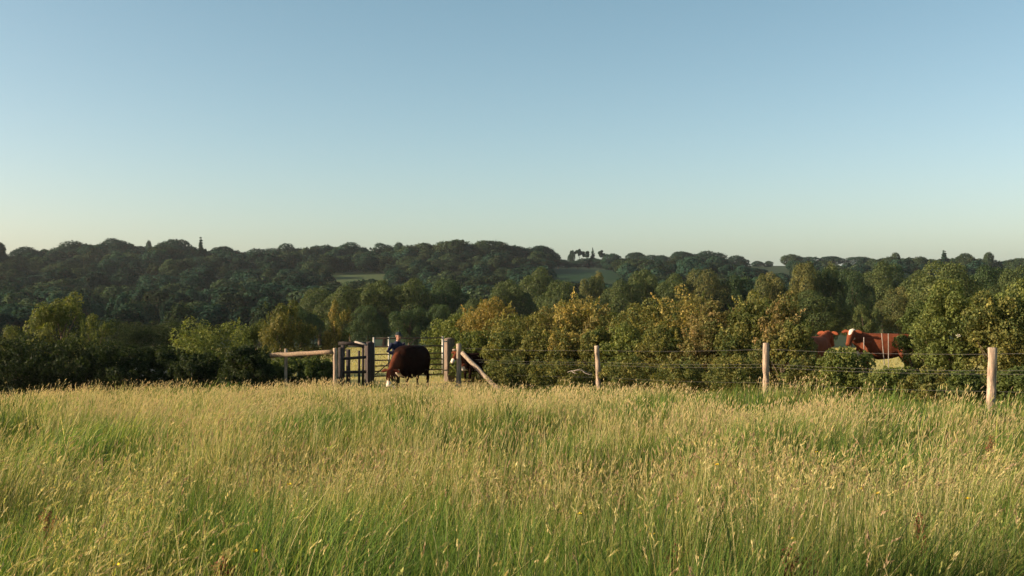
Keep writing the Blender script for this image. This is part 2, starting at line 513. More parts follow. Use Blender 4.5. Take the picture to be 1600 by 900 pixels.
def make_bush(name, px, top, wpx, y, seed, palette, label, cat="bush", group=None, n=9000, leaf=0.066, shoots=13, depth=1.0, flowers=0):
    n = int(n * 1.6)
    x = X(px, y); g = float(gz(x, y)); h = max(0.25, Z(top, y) - g); w = wpx / F * y * (1.22 if name == 'hawthorn_bush' else 1.1)
    root = empty(name, (x, y, g - 0.04))
    # dome crown built at real size so that leaves keep their size
    a = crown(seed, 140, n, leaf / h, 0.5 * w / h * 0.9, 0.47, 0.46, 0.078 * min(1.3, max(0.6, w / h)), palette, 1.0, 'dome', shoots, 0.75, 0.5 * w / h * 0.8 * depth, 0.45, 0.3, 0.7)
    f = obj("foliage", np_mesh("foliage", a[0] * h, a[1], a[2], False, [M_LEAF]), root)
    t = trunk_mb(seed, 0.34, 0.014, 3, 0.16, 0.5, 4)
    obj("stem", np_mesh("stem", np.concatenate(t.v) * h, np.concatenate(t.q), None, True, [M_BARK]), root)
    rng = np.random.RandomState(seed + 5)
    for i in range(flowers):
        b = rng.normal(size=(70, 3)) * (0.028, 0.028, 0.022)
        nn = np.tile([[0, 0, 1.0]], (70, 1)) + rng.normal(size=(70, 3)) * 0.4
        nn /= np.linalg.norm(nn, axis=1)[:, None]
        v = leaf_quads(b, nn, 0.022 + 0.01 * rng.rand(70), rng, 1.0)
        fo = obj("flower_head", np_mesh("flower_head", v, np.arange(len(v)).reshape(-1, 4), np.full((len(v), 3), (0.75, 0.70, 0.58)), False, [M_PETAL]), root)
        fo.location = FLOWER_AT[i] if i < len(FLOWER_AT) else (0, -0.4 * w, 0.5 * h)
    tag(root, label, cat, group)
    return root
FLOWER_AT = []

# ------------------------------------------------------------------ distant wood on the hillside
far_mesh = {}
def far_tree_arrays(kind, seed, n=1300):
    k = (kind, seed, n)
    leaf = 0.048 if n > 3000 else 0.085
    if k not in far_mesh:
        if kind == 'round': a = crown(seed, 8 + seed % 9 * 2, n, leaf, 0.33, 0.29, 0.58, 0.255 - 0.012 * (seed % 9), FAR, 1.0, 'round', 8, 0.32, None, 1.0, 0.5, 0.3)
        elif kind == 'tall': a = crown(seed, 18, n, leaf, 0.32, 0.38, 0.54, 0.19, FAR, 1.0, 'round', 8, 0.32, None, 1.0, 0.5, 0.3)
        elif kind == 'cone': a = crown(seed, 44, n, 0.055, 0.5, 0.5, 0.5, 0.085, FAR, 0.5, 'cone')
        elif kind == 'pine': a = crown(seed, 12, n, 0.06, 0.40, 0.17, 0.80, 0.12, FAR, 0.5)
        t = trunk_mb(seed, 0.8 if kind in ('pine', 'cone') else 0.5, 0.025, 4, 0.2, 0.8)
        tv, tq = np.concatenate(t.v), np.concatenate(t.q)
        far_mesh[k] = (a, tv, tq)
    return far_mesh[k]

far_protos = {}
def far_tree(px, top, wpx, y, kind, seed, tint, label, group=None, name=None):
    x = X(px, y); g = float(gz(x, y)); h = max(4.0, Z(top, y) - g); w = wpx / F * y
    if kind == 'round': w = max(w, h * 0.7)
    nm = name or {'cone': 'conifer', 'pine': 'pine_tree'}.get(kind, 'broadleaf_tree')
    k = (kind, seed)
    if k not in far_protos:
        a, tv, tq = far_tree_arrays(kind, seed, 6000)
        far_protos[k] = (np_mesh("crown", *a, False, [M_FARLEAF]), np_mesh("trunk", tv, tq, None, True, [M_BARK]))
    root = empty(nm, (x, y, g - 0.2), (px * 0.37) % 6.28)
    c = obj("crown", far_protos[k][0], root); c.color = (*tint, 1)
    obj("trunk", far_protos[k][1], root)
    root.scale = (w, w, h)
    tag(root, label, "tree", group)
    return root

exec_rng = np.random.RandomState(77)
# trees that stand out on the skyline and on the slope: px, top row, width px, distance, kind, tint, label
SKY = [
 (-12, 378, 50, 430, 'round', 'd', "dark tree crown cut by the left edge of the photo on the skyline"),
 (45, 386, 62, 500, 'round', 'd', "low rounded skyline tree next to the dip at the far left"),
 (118, 377, 80, 520, 'round', 'd', "broad round skyline tree left of the highest left dome"),
 (178, 373, 64, 530, 'round', 'd', "highest dome-shaped crown on the left skyline"),
 (232, 376, 16, 560, 'tall', 'd', "tiny narrow tree poking above the left skyline notch"),
 (268, 374, 72, 530, 'round', 'd', "round skyline tree between the tiny narrow tree and the spired conifer"),
 (314, 374, 40, 540, 'cone', 'd', "pointed conifer spire on the left skyline"),
 (352, 385, 60, 540, 'round', 'd', "lower rounded skyline tree just right of the conifer spire"),
 (410, 388, 62, 560, 'round', 'd', "flat-topped skyline tree in the left-hand saddle of the ridge"),
 (455, 381, 56, 560, 'tall', 'd', "tall skyline tree at the left end of the upright row above the hill meadow"),
 (500, 383, 52, 540, 'tall', 'd', "second upright skyline tree above the left of the hill meadow"),
 (548, 379, 56, 520, 'tall', 'b', "upright skyline tree straight above the pale hill meadow"),
 (592, 380, 50, 510, 'tall', 'd', "upright tree touching the left flank of the big central wood"),
 (622, 379, 30, 505, 'tall', 'd', "narrow skyline tree tucked against the big central dome"),
 (655, 380, 78, 480, 'round', 'g', "left shoulder crown of the big central dome of trees"),
 (710, 375, 84, 480, 'round', 'g', "crown forming the top of the big central dome of trees"),
 (765, 376, 80, 480, 'round', 'g', "right-of-top crown of the big central dome of trees"),
 (812, 384, 64, 490, 'round', 'd', "right shoulder crown of the big central dome of trees"),
 (848, 384, 56, 500, 'round', 'd', "dark crown ending the central wood before the skyline gap"),
 (893, 391, 13, 620, 'tall', 'd', "small round lone tree left of the umbrella pines"),
 (905, 389, 14, 620, 'pine', 'd', "wispy umbrella pine leaning over the skyline gap"),
 (917, 392, 18, 620, 'pine', 'd', "dense umbrella pine left of the skyline spire"),
 (926, 388, 18, 620, 'cone', 'd', "thin dark spire between the umbrella pines"),
 (941, 391, 20, 620, 'pine', 'd', "flat-topped pine right of the thin dark spire"),
 (958, 396, 34, 600, 'round', 'd', "rounded tree right of the umbrella pines"),
 (995, 394, 40, 620, 'round', 'd', "low skyline tree between the pines and the right-hand rounded wood"),
 (1030, 398, 40, 610, 'round', 'd', "lowest skyline tree before the right-hand rounded wood"),
 (1068, 393, 54, 600, 'round', 'd', "left crown of the right-hand rounded wood on the skyline"),
 (1110, 392, 56, 600, 'round', 'd', "middle crown of the right-hand rounded wood on the skyline"),
 (1148, 399, 48, 600, 'round', 'd', "right crown of the right-hand rounded wood on the skyline"),
 (1182, 410, 24, 640, 'round', 'd', "small round tree in the skyline dip right of centre"),
 (1200, 412, 18, 640, 'tall', 'd', "smallest tree in the skyline dip right of centre"),
 (1237, 397, 34, 560, 'round', 'g', "round-headed tree standing above the olive treetops right of the dip"),
 (1265, 401, 40, 650, 'round', 'd', "left part of the level dark belt on the right skyline"),
 (1300, 400, 44, 650, 'round', 'd', "middle part of the level dark belt on the right skyline"),
 (1340, 401, 44, 650, 'round', 'd', "right part of the level dark belt on the right skyline"),
 (1395, 395, 30, 420, 'tall', 'g', "tall tree with a small peaked top on the right skyline"),
 (1437, 401, 44, 430, 'round', 'g', "rounded tree left of the right-hand conifer peak"),
 (1475, 394, 48, 430, 'cone', 'd', "conifer peak on the right skyline"),
 (1505, 396, 46, 440, 'round', 'g', "grey-green rounded tree right of the conifer peak"),
 (1546, 394, 26, 450, 'tall', 'g', "thin bare-topped tree near the right end of the skyline"),
 (1590, 403, 60, 450, 'round', 'g', "low rounded tree at the right edge of the skyline"),
]
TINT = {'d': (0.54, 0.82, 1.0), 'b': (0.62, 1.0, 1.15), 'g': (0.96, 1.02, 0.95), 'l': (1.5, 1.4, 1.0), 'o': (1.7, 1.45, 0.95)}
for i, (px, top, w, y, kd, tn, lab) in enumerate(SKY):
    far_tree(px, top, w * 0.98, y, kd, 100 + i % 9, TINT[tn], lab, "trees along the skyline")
for i, (px, top, lab) in enumerate([(872, 405, "low dark hedge tree at the left end of the row under the umbrella pines"), (886, 408, "low dark hedge tree beside the lone tree left of the umbrella pines"),
                                    (903, 407, "low dark hedge tree under the wispy umbrella pine"), (920, 403, "low dark hedge tree under the dense umbrella pine"), (938, 405, "low dark hedge tree under the flat-topped pine"), (955, 404, "low dark hedge tree at the right end of the row under the pines")]):
    far_tree(px, top, 40, 600, 'round', 100 + (i * 2) % 9, TINT['d'], lab, "low trees under the umbrella pines")

# crowns on the slope below the skyline, standing free enough to be told apart
SLOPE = [
 (105, 408, 70, 420, 'g', "pale crown high on the dark left slope"), (85, 440, 80, 380, 'd', "dark crown on the left slope above the sunlit saplings"),
 (160, 420, 74, 400, 'd', "dark crown left of the middle of the left slope"), (205, 455, 72, 330, 'g', "rounded olive crown low on the left slope, left of a matching one"),
 (250, 462, 76, 320, 'g', "rounded olive crown low on the left slope, right of a matching one"), (300, 420, 76, 400, 'd', "dark crown under the conifer spire"),
 (345, 440, 78, 360, 'd', "deep shadowed crown in the middle of the left slope"), (340, 472, 64, 300, 'd', "brownish dark crown above the bright green bush"),
 (400, 425, 70, 400, 'd', "dark crown on the slope under the flat-topped skyline tree"), (440, 432, 66, 370, 'g', "rounded crown at the left end of the hill meadow"),
 (220, 405, 66, 440, 'd', "dark crown under the left skyline notch"), (30, 430, 74, 390, 'd', "dark crown near the left edge of the slope"),
 (140, 480, 70, 290, 'd', "shadowed crown behind the sunlit saplings"), (20, 470, 76, 300, 'd', "shadowed crown at the left edge behind the black hedge"),
 (400, 455, 68, 330, 'd', "dark crown right of the shadowed middle of the left slope"), (455, 450, 60, 300, 'g', "mid-green crown under the left end of the hill meadow"),
 (640, 408, 60, 430, 'g', "grey crown on the lower left front of the central dome"), (690, 405, 62, 430, 'g', "grey crown on the lower middle front of the central dome"),
 (745, 408, 62, 430, 'g', "grey crown on the lower right front of the central dome"), (795, 412, 60, 430, 'd', "dark crown under the right shoulder of the central dome"),
 (760, 432, 58, 330, 'd', "dark crown below the central dome"), (1010, 405, 50, 480, 'd', "slate green crown under the low skyline trees"),
 (1050, 408, 56, 460, 'g', "green crown under the left of the right-hand rounded wood"), (1110, 410, 60, 440, 'g', "green crown under the middle of the right-hand rounded wood"),
 (1170, 418, 50, 420, 'd', "dark crown below the skyline dip right of centre"), (970, 412, 50, 480, 'd', "dark crown just under the umbrella pines"),
]
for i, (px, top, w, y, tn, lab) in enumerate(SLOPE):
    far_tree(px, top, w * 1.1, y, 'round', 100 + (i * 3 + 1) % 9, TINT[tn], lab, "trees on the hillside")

def build_wood():
    """the rest of the hillside wood, which reads as one mass"""
    rng = np.random.RandomState(3)
    V, Q, C, n0 = [], [], [], 0
    cnt = 0
    for y in np.concatenate([np.arange(115, 250, 13.0), np.arange(250, 700, 13.0)]):
        hw = 0.62 * y + 30
        for x in np.arange(-hw, hw, 11.5 if y > 250 else 9.0):
            xx = x + rng.uniform(-6, 6); yy = y + rng.uniform(-6, 6)
            px = 800 + xx / yy * F
            h = rng.uniform(9, 17); w = rng.uniform(9, 17)
            if yy < 250: h *= 0.7; w *= 0.6
            if yy < 250 and px > 500: continue
            g = float(gz(xx, yy))
            top = HORIZON - (g + h - CAM_H) / yy * F
            lim = max(np.interp(px, SKX, SKYT), np.interp(yy, [110, 200, 320, 520], [490, 462, 428, 376]) - 10 * rng.rand())
            lim = lim + 4 + 16 * rng.rand()
            if top < lim:
                h = CAM_H + (HORIZON - lim) / F * yy - g
                if h < 5: continue
                w = min(w, h * 1.3)
                top = lim
            wp = w / yy * F * 0.5
            if 535 < px + wp and px - wp < 594 and yy < 445 and top < 435: continue
            if 890 < px + wp and px - wp < 945 and yy < 500 and top < 438: continue
            if 520 < px < 600 and 380 < yy < 440: continue
            a, tv, tq = far_tree_arrays('round' if rng.rand() < 0.62 else 'tall', 100 + rng.randint(9), 1700)
            an = rng.rand() * 6.28
            rot = np.array([[math.cos(an), -math.sin(an), 0], [math.sin(an), math.cos(an), 0], [0, 0, 1]])
            v = (a[0] @ rot.T) * (w, w, h) + (xx, yy, g - 0.2)
            V.append(v); Q.append(a[1] + n0); n0 += len(v)
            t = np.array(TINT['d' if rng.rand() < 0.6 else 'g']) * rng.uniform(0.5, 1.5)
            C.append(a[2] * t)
            cnt += 1
    me = np_mesh("hillside_wood", np.concatenate(V), np.concatenate(Q), np.concatenate(C), False, [M_FARLEAF])
    tag(obj("hillside_wood", me), "dense dark green wood covering the far hillside", "woodland", None, "stuff")
    print("wood trees", cnt, len(me.polygons))
SKX = [-400, -12, 20, 45, 118, 178, 230, 268, 352, 410, 455, 548, 622, 655, 710, 765, 812, 850, 880, 960, 1030, 1068, 1110, 1150, 1185, 1237, 1300, 1395, 1500, 1600, 2000]
SKYT = [380, 380, 395, 388, 378, 374, 382, 376, 386, 389, 382, 381, 380, 380, 376, 377, 385, 387, 412, 398, 399, 394, 393, 400, 413, 402, 402, 398, 398, 404, 404]
build_wood()

# ------------------------------------------------------------------ trees between the pasture and the hill
MID = [
 # px, top, width px, distance, kind, seed, palette, tint, label
 (500, 452, 80, 150, 'round', 1, GREEN, 'n', "dark green tree at the left end of the middle row below the hill meadow"),
 (548, 448, 84, 140, 'round', 2, GREEN, 'n', "rounded green tree just below the hill meadow"),
 (600, 441, 84, 140, 'round', 3, GREEN, 'n', "sunlit green tree behind the gate post, right below the hill meadow"),
 (650, 437, 86, 140, 'round', 4, GREEN, 'n', "broad green tree straight above the person and the dark cow"),
 (700, 438, 76, 145, 'round', 1, GREEN, 'd', "green tree above the right-hand gate post"),
 (575, 478, 66, 110, 'tall', 5, GREEN, 'd', "lower dark tree directly behind the gate"),
 (640, 482, 66, 105, 'tall', 6, GREEN, 'd', "lower dark tree directly behind the person"),
 (690, 476, 60, 105, 'tall', 5, GREEN, 'd', "greyish dark tree left of the orange-leaved hawthorn"),
 (745, 468, 64, 120, 'round', 2, GREEN, 'n', "green tree showing over the orange-leaved hawthorn"),
 (800, 440, 80, 150, 'round', 3, GREEN, 'n', "green tree with an even top below the central dome"),
 (848, 420, 74, 170, 'round', 4, GREEN, 'n', "tall green tree left of the dark hill field"),
 (880, 440, 76, 130, 'round', 1, GREEN, 'n', "low green tree in front of the dark hill field"),
 (927, 428, 46, 150, 'tall', 6, OLIVE, 'n', "small sandy green tree rising before the dark hill field"),
 (975, 440, 78, 140, 'round', 2, GREEN, 'n', "green tree right of the small sandy tree"),
 (1010, 424, 76, 150, 'round', 3, GREEN, 'n', "rounded green tree below the low skyline trees"),
 (1058, 430, 70, 140, 'round', 4, GREEN, 'n', "green tree behind the tallest olive hawthorns"),
 (1100, 422, 84, 140, 'round', 1, OLIVE, 'n', "olive green tree above the middle of the hawthorn hedge"),
 (1150, 432, 70, 140, 'round', 2, GREEN, 'd', "dark green tree above the right half of the hawthorn hedge"),
 (1205, 428, 70, 120, 'round', 3, OLIVE, 'n', "olive tree with white specks above the right end of the hedge"),
 (1258, 412, 60, 110, 'tall', 5, OLIVE, 'n', "tall yellow-green tree left of its darker twin"),
 (1292, 414, 60, 112, 'tall', 6, OLIVE, 'd', "tall dull olive tree right of its yellower twin"),
 (1270, 455, 110, 95, 'round', 4, GREEN, 'n', "broad spreading tree behind the red cow"),
 (1330, 424, 70, 130, 'round', 1, GREEN, 'd', "dark tree in the gap between the twin olives and the round trees"),
 (1380, 412, 80, 140, 'round', 2, GREEN, 'n', "mid-green tree above the standing cow"),
 (1350, 478, 60, 92, 'sapling', 7, LIGHT, 'n', "small pale green tree behind the back of the standing cow"),
 (1408, 450, 74, 95, 'round', 3, OLIVE, 'n', "dull olive round tree right of the standing cow"),
 (1440, 425, 76, 120, 'round', 4, GREEN, 'n', "green tree left of the oak at the right"),
 (1478, 411, 110, 85, 'round', 1, LIGHT, 'n', "big light green oak behind the right-hand thicket"),
 (1540, 418, 90, 110, 'round', 2, GREEN, 'd', "dark round tree right of the big light oak"),
 (1595, 420, 90, 100, 'round', 3, GREEN, 'n', "green tree at the right edge behind the thicket"),
 (1660, 415, 100, 100, 'round', 4, GREEN, 'n', "green tree just past the right edge of the photo"),
 (470, 480, 70, 95, 'round', 3, GREEN, 'd', "dark green tree behind the tall left sapling"),
]
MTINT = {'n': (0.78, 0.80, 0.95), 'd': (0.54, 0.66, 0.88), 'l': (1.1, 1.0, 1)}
for i, (px, top, w, y, kd, sd, pal, tn, lab) in enumerate(MID):
    x = X(px, y); g = float(gz(x, y))
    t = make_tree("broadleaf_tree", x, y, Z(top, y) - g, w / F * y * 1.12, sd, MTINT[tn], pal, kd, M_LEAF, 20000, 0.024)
    tag(t, lab, "tree", "trees beyond the pasture")

# ------------------------------------------------------------------ hedges and bushes
HEDGE = "hawthorns along the wire fence"
for a in [
 (712, 492, 84, 36.5, 11, LIGHT, "fresh green bush beside the right-hand gate post"),
 (762, 468, 92, 36.0, 12, ORANGE, "orange-leaved hawthorn above the leaning strut"),
 (815, 488, 110, 34.5, 13, OLIVE, "dull olive hawthorn between the orange one and the brownish one"),
 (862, 482, 84, 34.5, 14, BROWN, "brownish hawthorn left of the yellow-topped one"),
 (906, 462, 92, 34.0, 15, YELLOW, "yellow-topped hawthorn left of the first wire fence post"),
 (956, 484, 80, 33.0, 16, BROWN, "dull brown-green hawthorn straight behind the first wire fence post"),
 (1008, 474, 104, 32.0, 17, OLIVE, "olive hawthorn right of the first wire fence post"),
 (1072, 456, 112, 31.5, 18, YELLOW, "tallest yellow-olive hawthorn in the middle of the hedge"),
 (1128, 472, 92, 30.0, 19, BROWN, "russet hawthorn with pale specks near the middle of the hedge"),
 (1180, 460, 84, 29.5, 20, OLIVE, "olive hawthorn with tall shoots behind the second wire fence post"),
 (1224, 458, 66, 28.5, 21, BROWN, "hawthorn with rusty upright shoots right of the second wire fence post"),
]:
    make_bush("hawthorn_bush", *a, group=HEDGE, cat="bush", n=10000)
for i, (px, top, w, y, pal, lab) in enumerate([
 (738, 516, 70, 34.6, LIGHT, "leafy green shrub under the orange-leaved hawthorn, near the strut"), (790, 518, 70, 33.4, OLIVE, "olive shrub at the foot of the orange-leaved hawthorn, right side"),
 (840, 512, 76, 33.0, OLIVE, "olive shrub below the brownish hawthorn"), (888, 515, 70, 32.4, YELLOW, "yellowish shrub below the yellow-topped hawthorn"),
 (934, 512, 64, 31.8, OLIVE, "olive shrub framing the first wire fence post"), (980, 508, 76, 30.8, LIGHT, "light green shrub right beside the first wire fence post"),
 (1040, 506, 80, 30.0, OLIVE, "olive shrub under the left flank of the tallest hawthorn"), (1098, 510, 80, 29.2, BROWN, "rust-tinged shrub under the right flank of the tallest hawthorn"),
 (1152, 506, 76, 28.4, OLIVE, "olive shrub below the russet hawthorn with pale specks"), (1206, 512, 64, 26.8, BROWN, "rust-tinged shrub framing the second wire fence post")]):
    make_bush("hedge_shrub", px, top, w, y, 81 + i, pal, lab, group="lower shrubs of the sunlit hedge", n=5500)
BR = "brambles at the foot of the wire fence"
for a in [
 (800, 556, 100, 31.8, 31, OLIVE, "bramble clump beside the foot of the strut"),
 (880, 560, 100, 30.6, 32, OLIVE, "bramble clump left of the first wire fence post"),
 (985, 556, 100, 29.0, 33, OLIVE, "bramble clump right of the first wire fence post"),
 (1070, 560, 96, 27.0, 34, OLIVE, "olive bramble clump midway between the first two wire posts"),
 (1150, 556, 90, 25.5, 35, OLIVE, "bramble clump left of the second wire fence post"),
 (1262, 556, 84, 22.4, 36, OLIVE, "bramble clump below the half-hidden red cow"),
 (1320, 541, 80, 21.8, 37, LIGHT, "bright green bramble in front of the standing cow's head"),
 (1395, 572, 96, 20.8, 38, LIGHT, "low nettle clump below the belly of the standing cow"),
 (1462, 572, 84, 20.0, 39, OLIVE, "low bramble clump left of the thickest fence post"),
 (1508, 578, 64, 18.8, 45, GREEN, "low bramble clump just left of the foot of the thickest fence post"),
 (1600, 572, 110, 18.5, 40, GREEN, "dark bramble clump right of the thickest fence post"),
]:
    make_bush("bramble_bush", *a, group=BR, cat="bush", n=5000, leaf=0.055, shoots=8)
make_bush("hawthorn_bush", 1240, 502, 58, 26.4, 22, OLIVE, "slim olive bush half hiding the red cow", n=5200)
FLOWER_AT = [(-0.20, -0.80, 1.35), (1.0, -0.9, 1.7)]
make_bush("elder_bush", 1488, 440, 108, 26.5, 41, LIGHT, "elder bush with a white flower head left of the thickest fence post", n=12000, flowers=1)
make_bush("hawthorn_bush", 1556, 458, 104, 25.5, 42, OLIVE, "olive bush directly behind the thickest fence post", n=11000)
make_bush("hawthorn_bush", 1625, 438, 120, 26.0, 43, LIGHT, "tall light green bush cut by the right edge of the photo", n=11000)
make_bush("hawthorn_bush", 1440, 470, 60, 29.0, 44, GREEN, "dark green bush at the left side of the right-hand thicket", n=6000)
# left side
LH = "bushes of the shaded left hedge"
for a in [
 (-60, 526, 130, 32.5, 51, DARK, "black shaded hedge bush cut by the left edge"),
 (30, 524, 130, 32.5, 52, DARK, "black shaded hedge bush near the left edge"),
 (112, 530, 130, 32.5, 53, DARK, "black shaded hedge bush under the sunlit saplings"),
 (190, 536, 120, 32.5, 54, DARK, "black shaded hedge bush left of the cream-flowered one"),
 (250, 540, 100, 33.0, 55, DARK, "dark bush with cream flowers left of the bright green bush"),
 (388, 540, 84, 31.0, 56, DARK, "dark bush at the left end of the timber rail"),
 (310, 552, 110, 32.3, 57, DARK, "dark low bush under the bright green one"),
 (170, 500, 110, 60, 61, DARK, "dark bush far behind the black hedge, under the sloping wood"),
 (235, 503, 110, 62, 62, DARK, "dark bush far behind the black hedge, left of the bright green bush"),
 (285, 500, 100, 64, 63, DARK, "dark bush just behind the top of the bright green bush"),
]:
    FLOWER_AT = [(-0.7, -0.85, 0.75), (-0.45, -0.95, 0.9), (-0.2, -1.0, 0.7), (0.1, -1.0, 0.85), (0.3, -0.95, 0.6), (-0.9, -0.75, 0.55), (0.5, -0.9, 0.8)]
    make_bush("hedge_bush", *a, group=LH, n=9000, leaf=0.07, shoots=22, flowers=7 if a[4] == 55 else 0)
make_bush("hazel_bush", 332, 500, 130, 34.2, 58, LIGHT, "bright sunlit green bush left of the timber rail", n=9500, shoots=20)
make_bush("hazel_bush", 455, 556, 120, 32.8, 59, GREEN, "low leafy bush growing under the timber rail", n=7000)
make_bush("hazel_bush", 502, 560, 56, 33.2, 64, GREEN, "leafy bush filling the corner between rail and kissing gate", n=5000)
make_bush("hazel_bush", 400, 562, 80, 32.4, 60, GREEN, "small dark bush under the left part of the timber rail", n=4000)
SAP = "saplings behind the left hedge"
for px, top, w, y, sd, pal, lab in [
 (96, 460, 100, 42, 8, LIGHT, "sunlit sapling tree rising over the black hedge"),
 (28, 508, 70, 40, 9, LIGHT, "short sunlit sapling near the left edge"),
 (150, 492, 60, 41, 7, LIGHT, "thin pale sapling right of the tallest left one"),
 (440, 470, 70, 38, 10, OLIVE, "tall sapling with upright shoots over the timber rail"),
 (400, 500, 60, 39, 8, GREEN, "darker sapling left of the tall one over the rail"),
 (485, 505, 60, 38, 9, OLIVE, "short olive sapling right of the tall one over the rail"),
 (528, 470, 44, 38, 7, YELLOW, "thin yellow-leaved sapling above the wooden stile"),
]:
    x = X(px, y); g = float(gz(x, y))
    t = make_tree("sapling", x, y, Z(top, y) - g, w / F * y * 1.25, sd, (1, 1, 1), pal, 'sapling', M_LEAF, 8000, 0.028)
    tag(t, lab, "tree", SAP)
    t.children[0].color = (0.8, 0.78, 0.8, 1)

# ------------------------------------------------------------------ wire fence
def timber(pts, r, rng, seg=12):
    mb = MB()
    P = np.array(pts, float)
    k = 9
    t = np.linspace(0, 1, k)
    L = P[0] + (P[-1] - P[0]) * t[:, None]
    L[1:-1] += rng.normal(size=(k - 2, 3)) * r * 0.08
    rr = [r * (1.04 - 0.10 * a + 0.03 * rng.normal()) for a in t]
    # bevelled ends
    ends0 = L[0]; ends1 = L[-1]
    d = (L[-1] - L[0]) / np.linalg.norm(L[-1] - L[0])
    L = np.concatenate([[ends0], [ends0 + d * r * 0.15], L[1:-1], [ends1 - d * r * 0.15], [ends1]])
    rr = [rr[0] * 0.85, rr[0]] + rr[1:-1] + [rr[-1], rr[-1] * 0.85]
    mb.loft(L, rr, seg)
    return mb

FENCE = [(-1.68, 32.3, 537, 0.080), (2.48, 29.0, 540, 0.074), (5.46, 22.0, 536, 0.075), (7.94, 17.0, 543, 0.074), (11.3, 11.5, None, 0.08)]
rng0 = np.random.RandomState(9)
def wire_fence():
    root = empty("wire_fence", (FENCE[1][0], FENCE[1][1], float(gz(FENCE[1][0], FENCE[1][1]))))
    inv = np.array(root.location)
    tops = []
    for i, (x, y, top, r) in enumerate(FENCE):
        g = float(gz(x, y)); zt = Z(top, y) if top else g + 1.4
        tops.append((x, y, g, zt))
        lean = rng0.normal(size=2) * 0.03
        p = timber([(x - inv[0], y - inv[1], g - inv[2] - 0.3), (x - inv[0] + lean[0], y - inv[1] + lean[1], zt - inv[2])], r, rng0)
        p.build("post", M_POST, root)
    # the strut leaning on the end post
    x, y, g, zt = tops[0]
    sx, sy = X(781, 31.0), 31.0
    sg = float(gz(sx, sy))
    a = np.array((X(722, 32.15), 32.15, Z(551, 32.15))); b = np.array((sx, sy, sg + 0.02))
    timber([b + (b - a) * 0.1 - inv, a - inv], 0.072, rng0).build("strut", M_POST, root)
    # a short peg on the end post
    MB().loft([np.array((x - 0.2, y - 0.02, zt - 0.2)) - inv, np.array((x - 0.06, y, zt - 0.2)) - inv], [0.03, 0.035], 8).build("peg", M_POST, root)
    # three plain wires and a netting top wire with thin vertical stays
    for f, rr in ((0.90, 0.0022), (0.66, 0.002), (0.61, 0.002), (0.36, 0.0016), (0.16, 0.0016)):
        mb = MB(); pts = []
        for i in range(len(tops) - 1):
            x0, y0, g0, z0 = tops[i]; x1, y1, g1, z1 = tops[i + 1]
            for t in np.linspace(0, 1, 9)[:-1 if i < len(tops) - 2 else None]:
                s = 0.035 * 4 * t * (1 - t)
                za = g0 + (z0 - g0) * f; zb = g1 + (z1 - g1) * f
                ex, ey = (y1 - y0), -(x1 - x0)
                L = math.hypot(ex, ey)
                side = -0.088
                pts.append((x0 + (x1 - x0) * t + ex / L * side - inv[0], y0 + (y1 - y0) * t + ey / L * side - inv[1], za + (zb - za) * t - s - inv[2]))
        mb.loft(pts, [rr] * len(pts), 6)
        mb.build("wire", M_WIRE, root)
    tag(root, "post and wire fence with a leaning strut along the hawthorns", "fence")
wire_fence()

# ------------------------------------------------------------------ timber rail fence, stile, gate
def rail_fence():
    y = 30.4
    x0, x1 = X(446, 31.2), X(523, y)
    root = empty("rail_fence", (x1, y, float(gz(x1, y))))
    inv = np.array(root.location)
    for px, yy, top, r in ((446, 31.2, 545, 0.05), (523, y, 544, 0.065)):
        x = X(px, yy)
        timber([np.array((x, yy, float(gz(x, yy)) - 0.3)) - inv, np.array((x + 0.01, yy, Z(top, yy))) - inv], r, rng0).build("post", M_POST, root)
    a = np.array((X(424, 31.4), 31.32, Z(555, 31.4))); b = np.array((X(519, y) - 0.02, y - 0.01, Z(550, y)))
    a[1] -= 0.12; 
    timber([a - inv, b - inv], 0.072, rng0).build("rail", M_RAIL, root)
    tag(root, "round timber rail on two posts in front of the left bushes", "fence")
rail_fence()

def bar(mb, a, b, w, h):
    a = np.array(a, float); b = np.array(b, float)
    d = b - a; L = np.linalg.norm(d); d /= L
    up = np.array((0, 0, 1.0)) if abs(d[2]) < 0.9 else np.array((0, 1.0, 0))
    s = np.cross(d, up); s /= np.linalg.norm(s); u = np.cross(s, d)
    Rm = np.stack([d, s, u], 1)
    mb.box((a + b) / 2, (L, w, h), Rm)
    return mb

def stile():
    """wooden kissing gate: an openwork of posts and rails left of the gate"""
    y0 = 32.0
    root = empty("kissing_gate", (X(555, y0), y0, float(gz(X(555, y0), y0))))
    inv = np.array(root.location); g = inv[2]
    def P(px, py, y): return np.array((X(px, y), y, Z(py, y))) - inv
    def B(px, y, dz=0.0): return np.array((X(px, y), y, float(gz(X(px, y), y)) - 0.2 + dz)) - inv
    for px, top, y, w in ((532, 543, 32.0, 0.13), (544, 546, 33.0, 0.12), (536, 534, 33.6, 0.1), (561, 548, 33.2, 0.07), (567, 541, 33.5, 0.07)):
        bar(MB(), B(px, y), P(px, top, y), w, w).build("post", M_OLDWOOD, root, False)
    for (pa, ya, za), (pb, yb, zb), w, h in (((529, 32.1, 537), (572, 32.4, 537), 0.05, 0.10), ((529, 32.08, 561), (572, 32.38, 558), 0.05, 0.09),
                                     ((529, 32.08, 582), (572, 32.38, 581), 0.05, 0.09), ((536, 33.65, 536), (570, 33.4, 541), 0.05, 0.10)):
        bar(MB(), P(pa, za, ya), P(pb, zb, yb), w, h).build("rail", M_OLDWOOD, root, False)
    bar(MB(), P(555, 534, 32.25), P(573, 539, 32.0), 0.07, 0.05).build("cap_rail", M_BLEACH, root, False)
    tag(root, "dark wooden kissing gate of rails between rail post and big gate post", "gate")
stile()

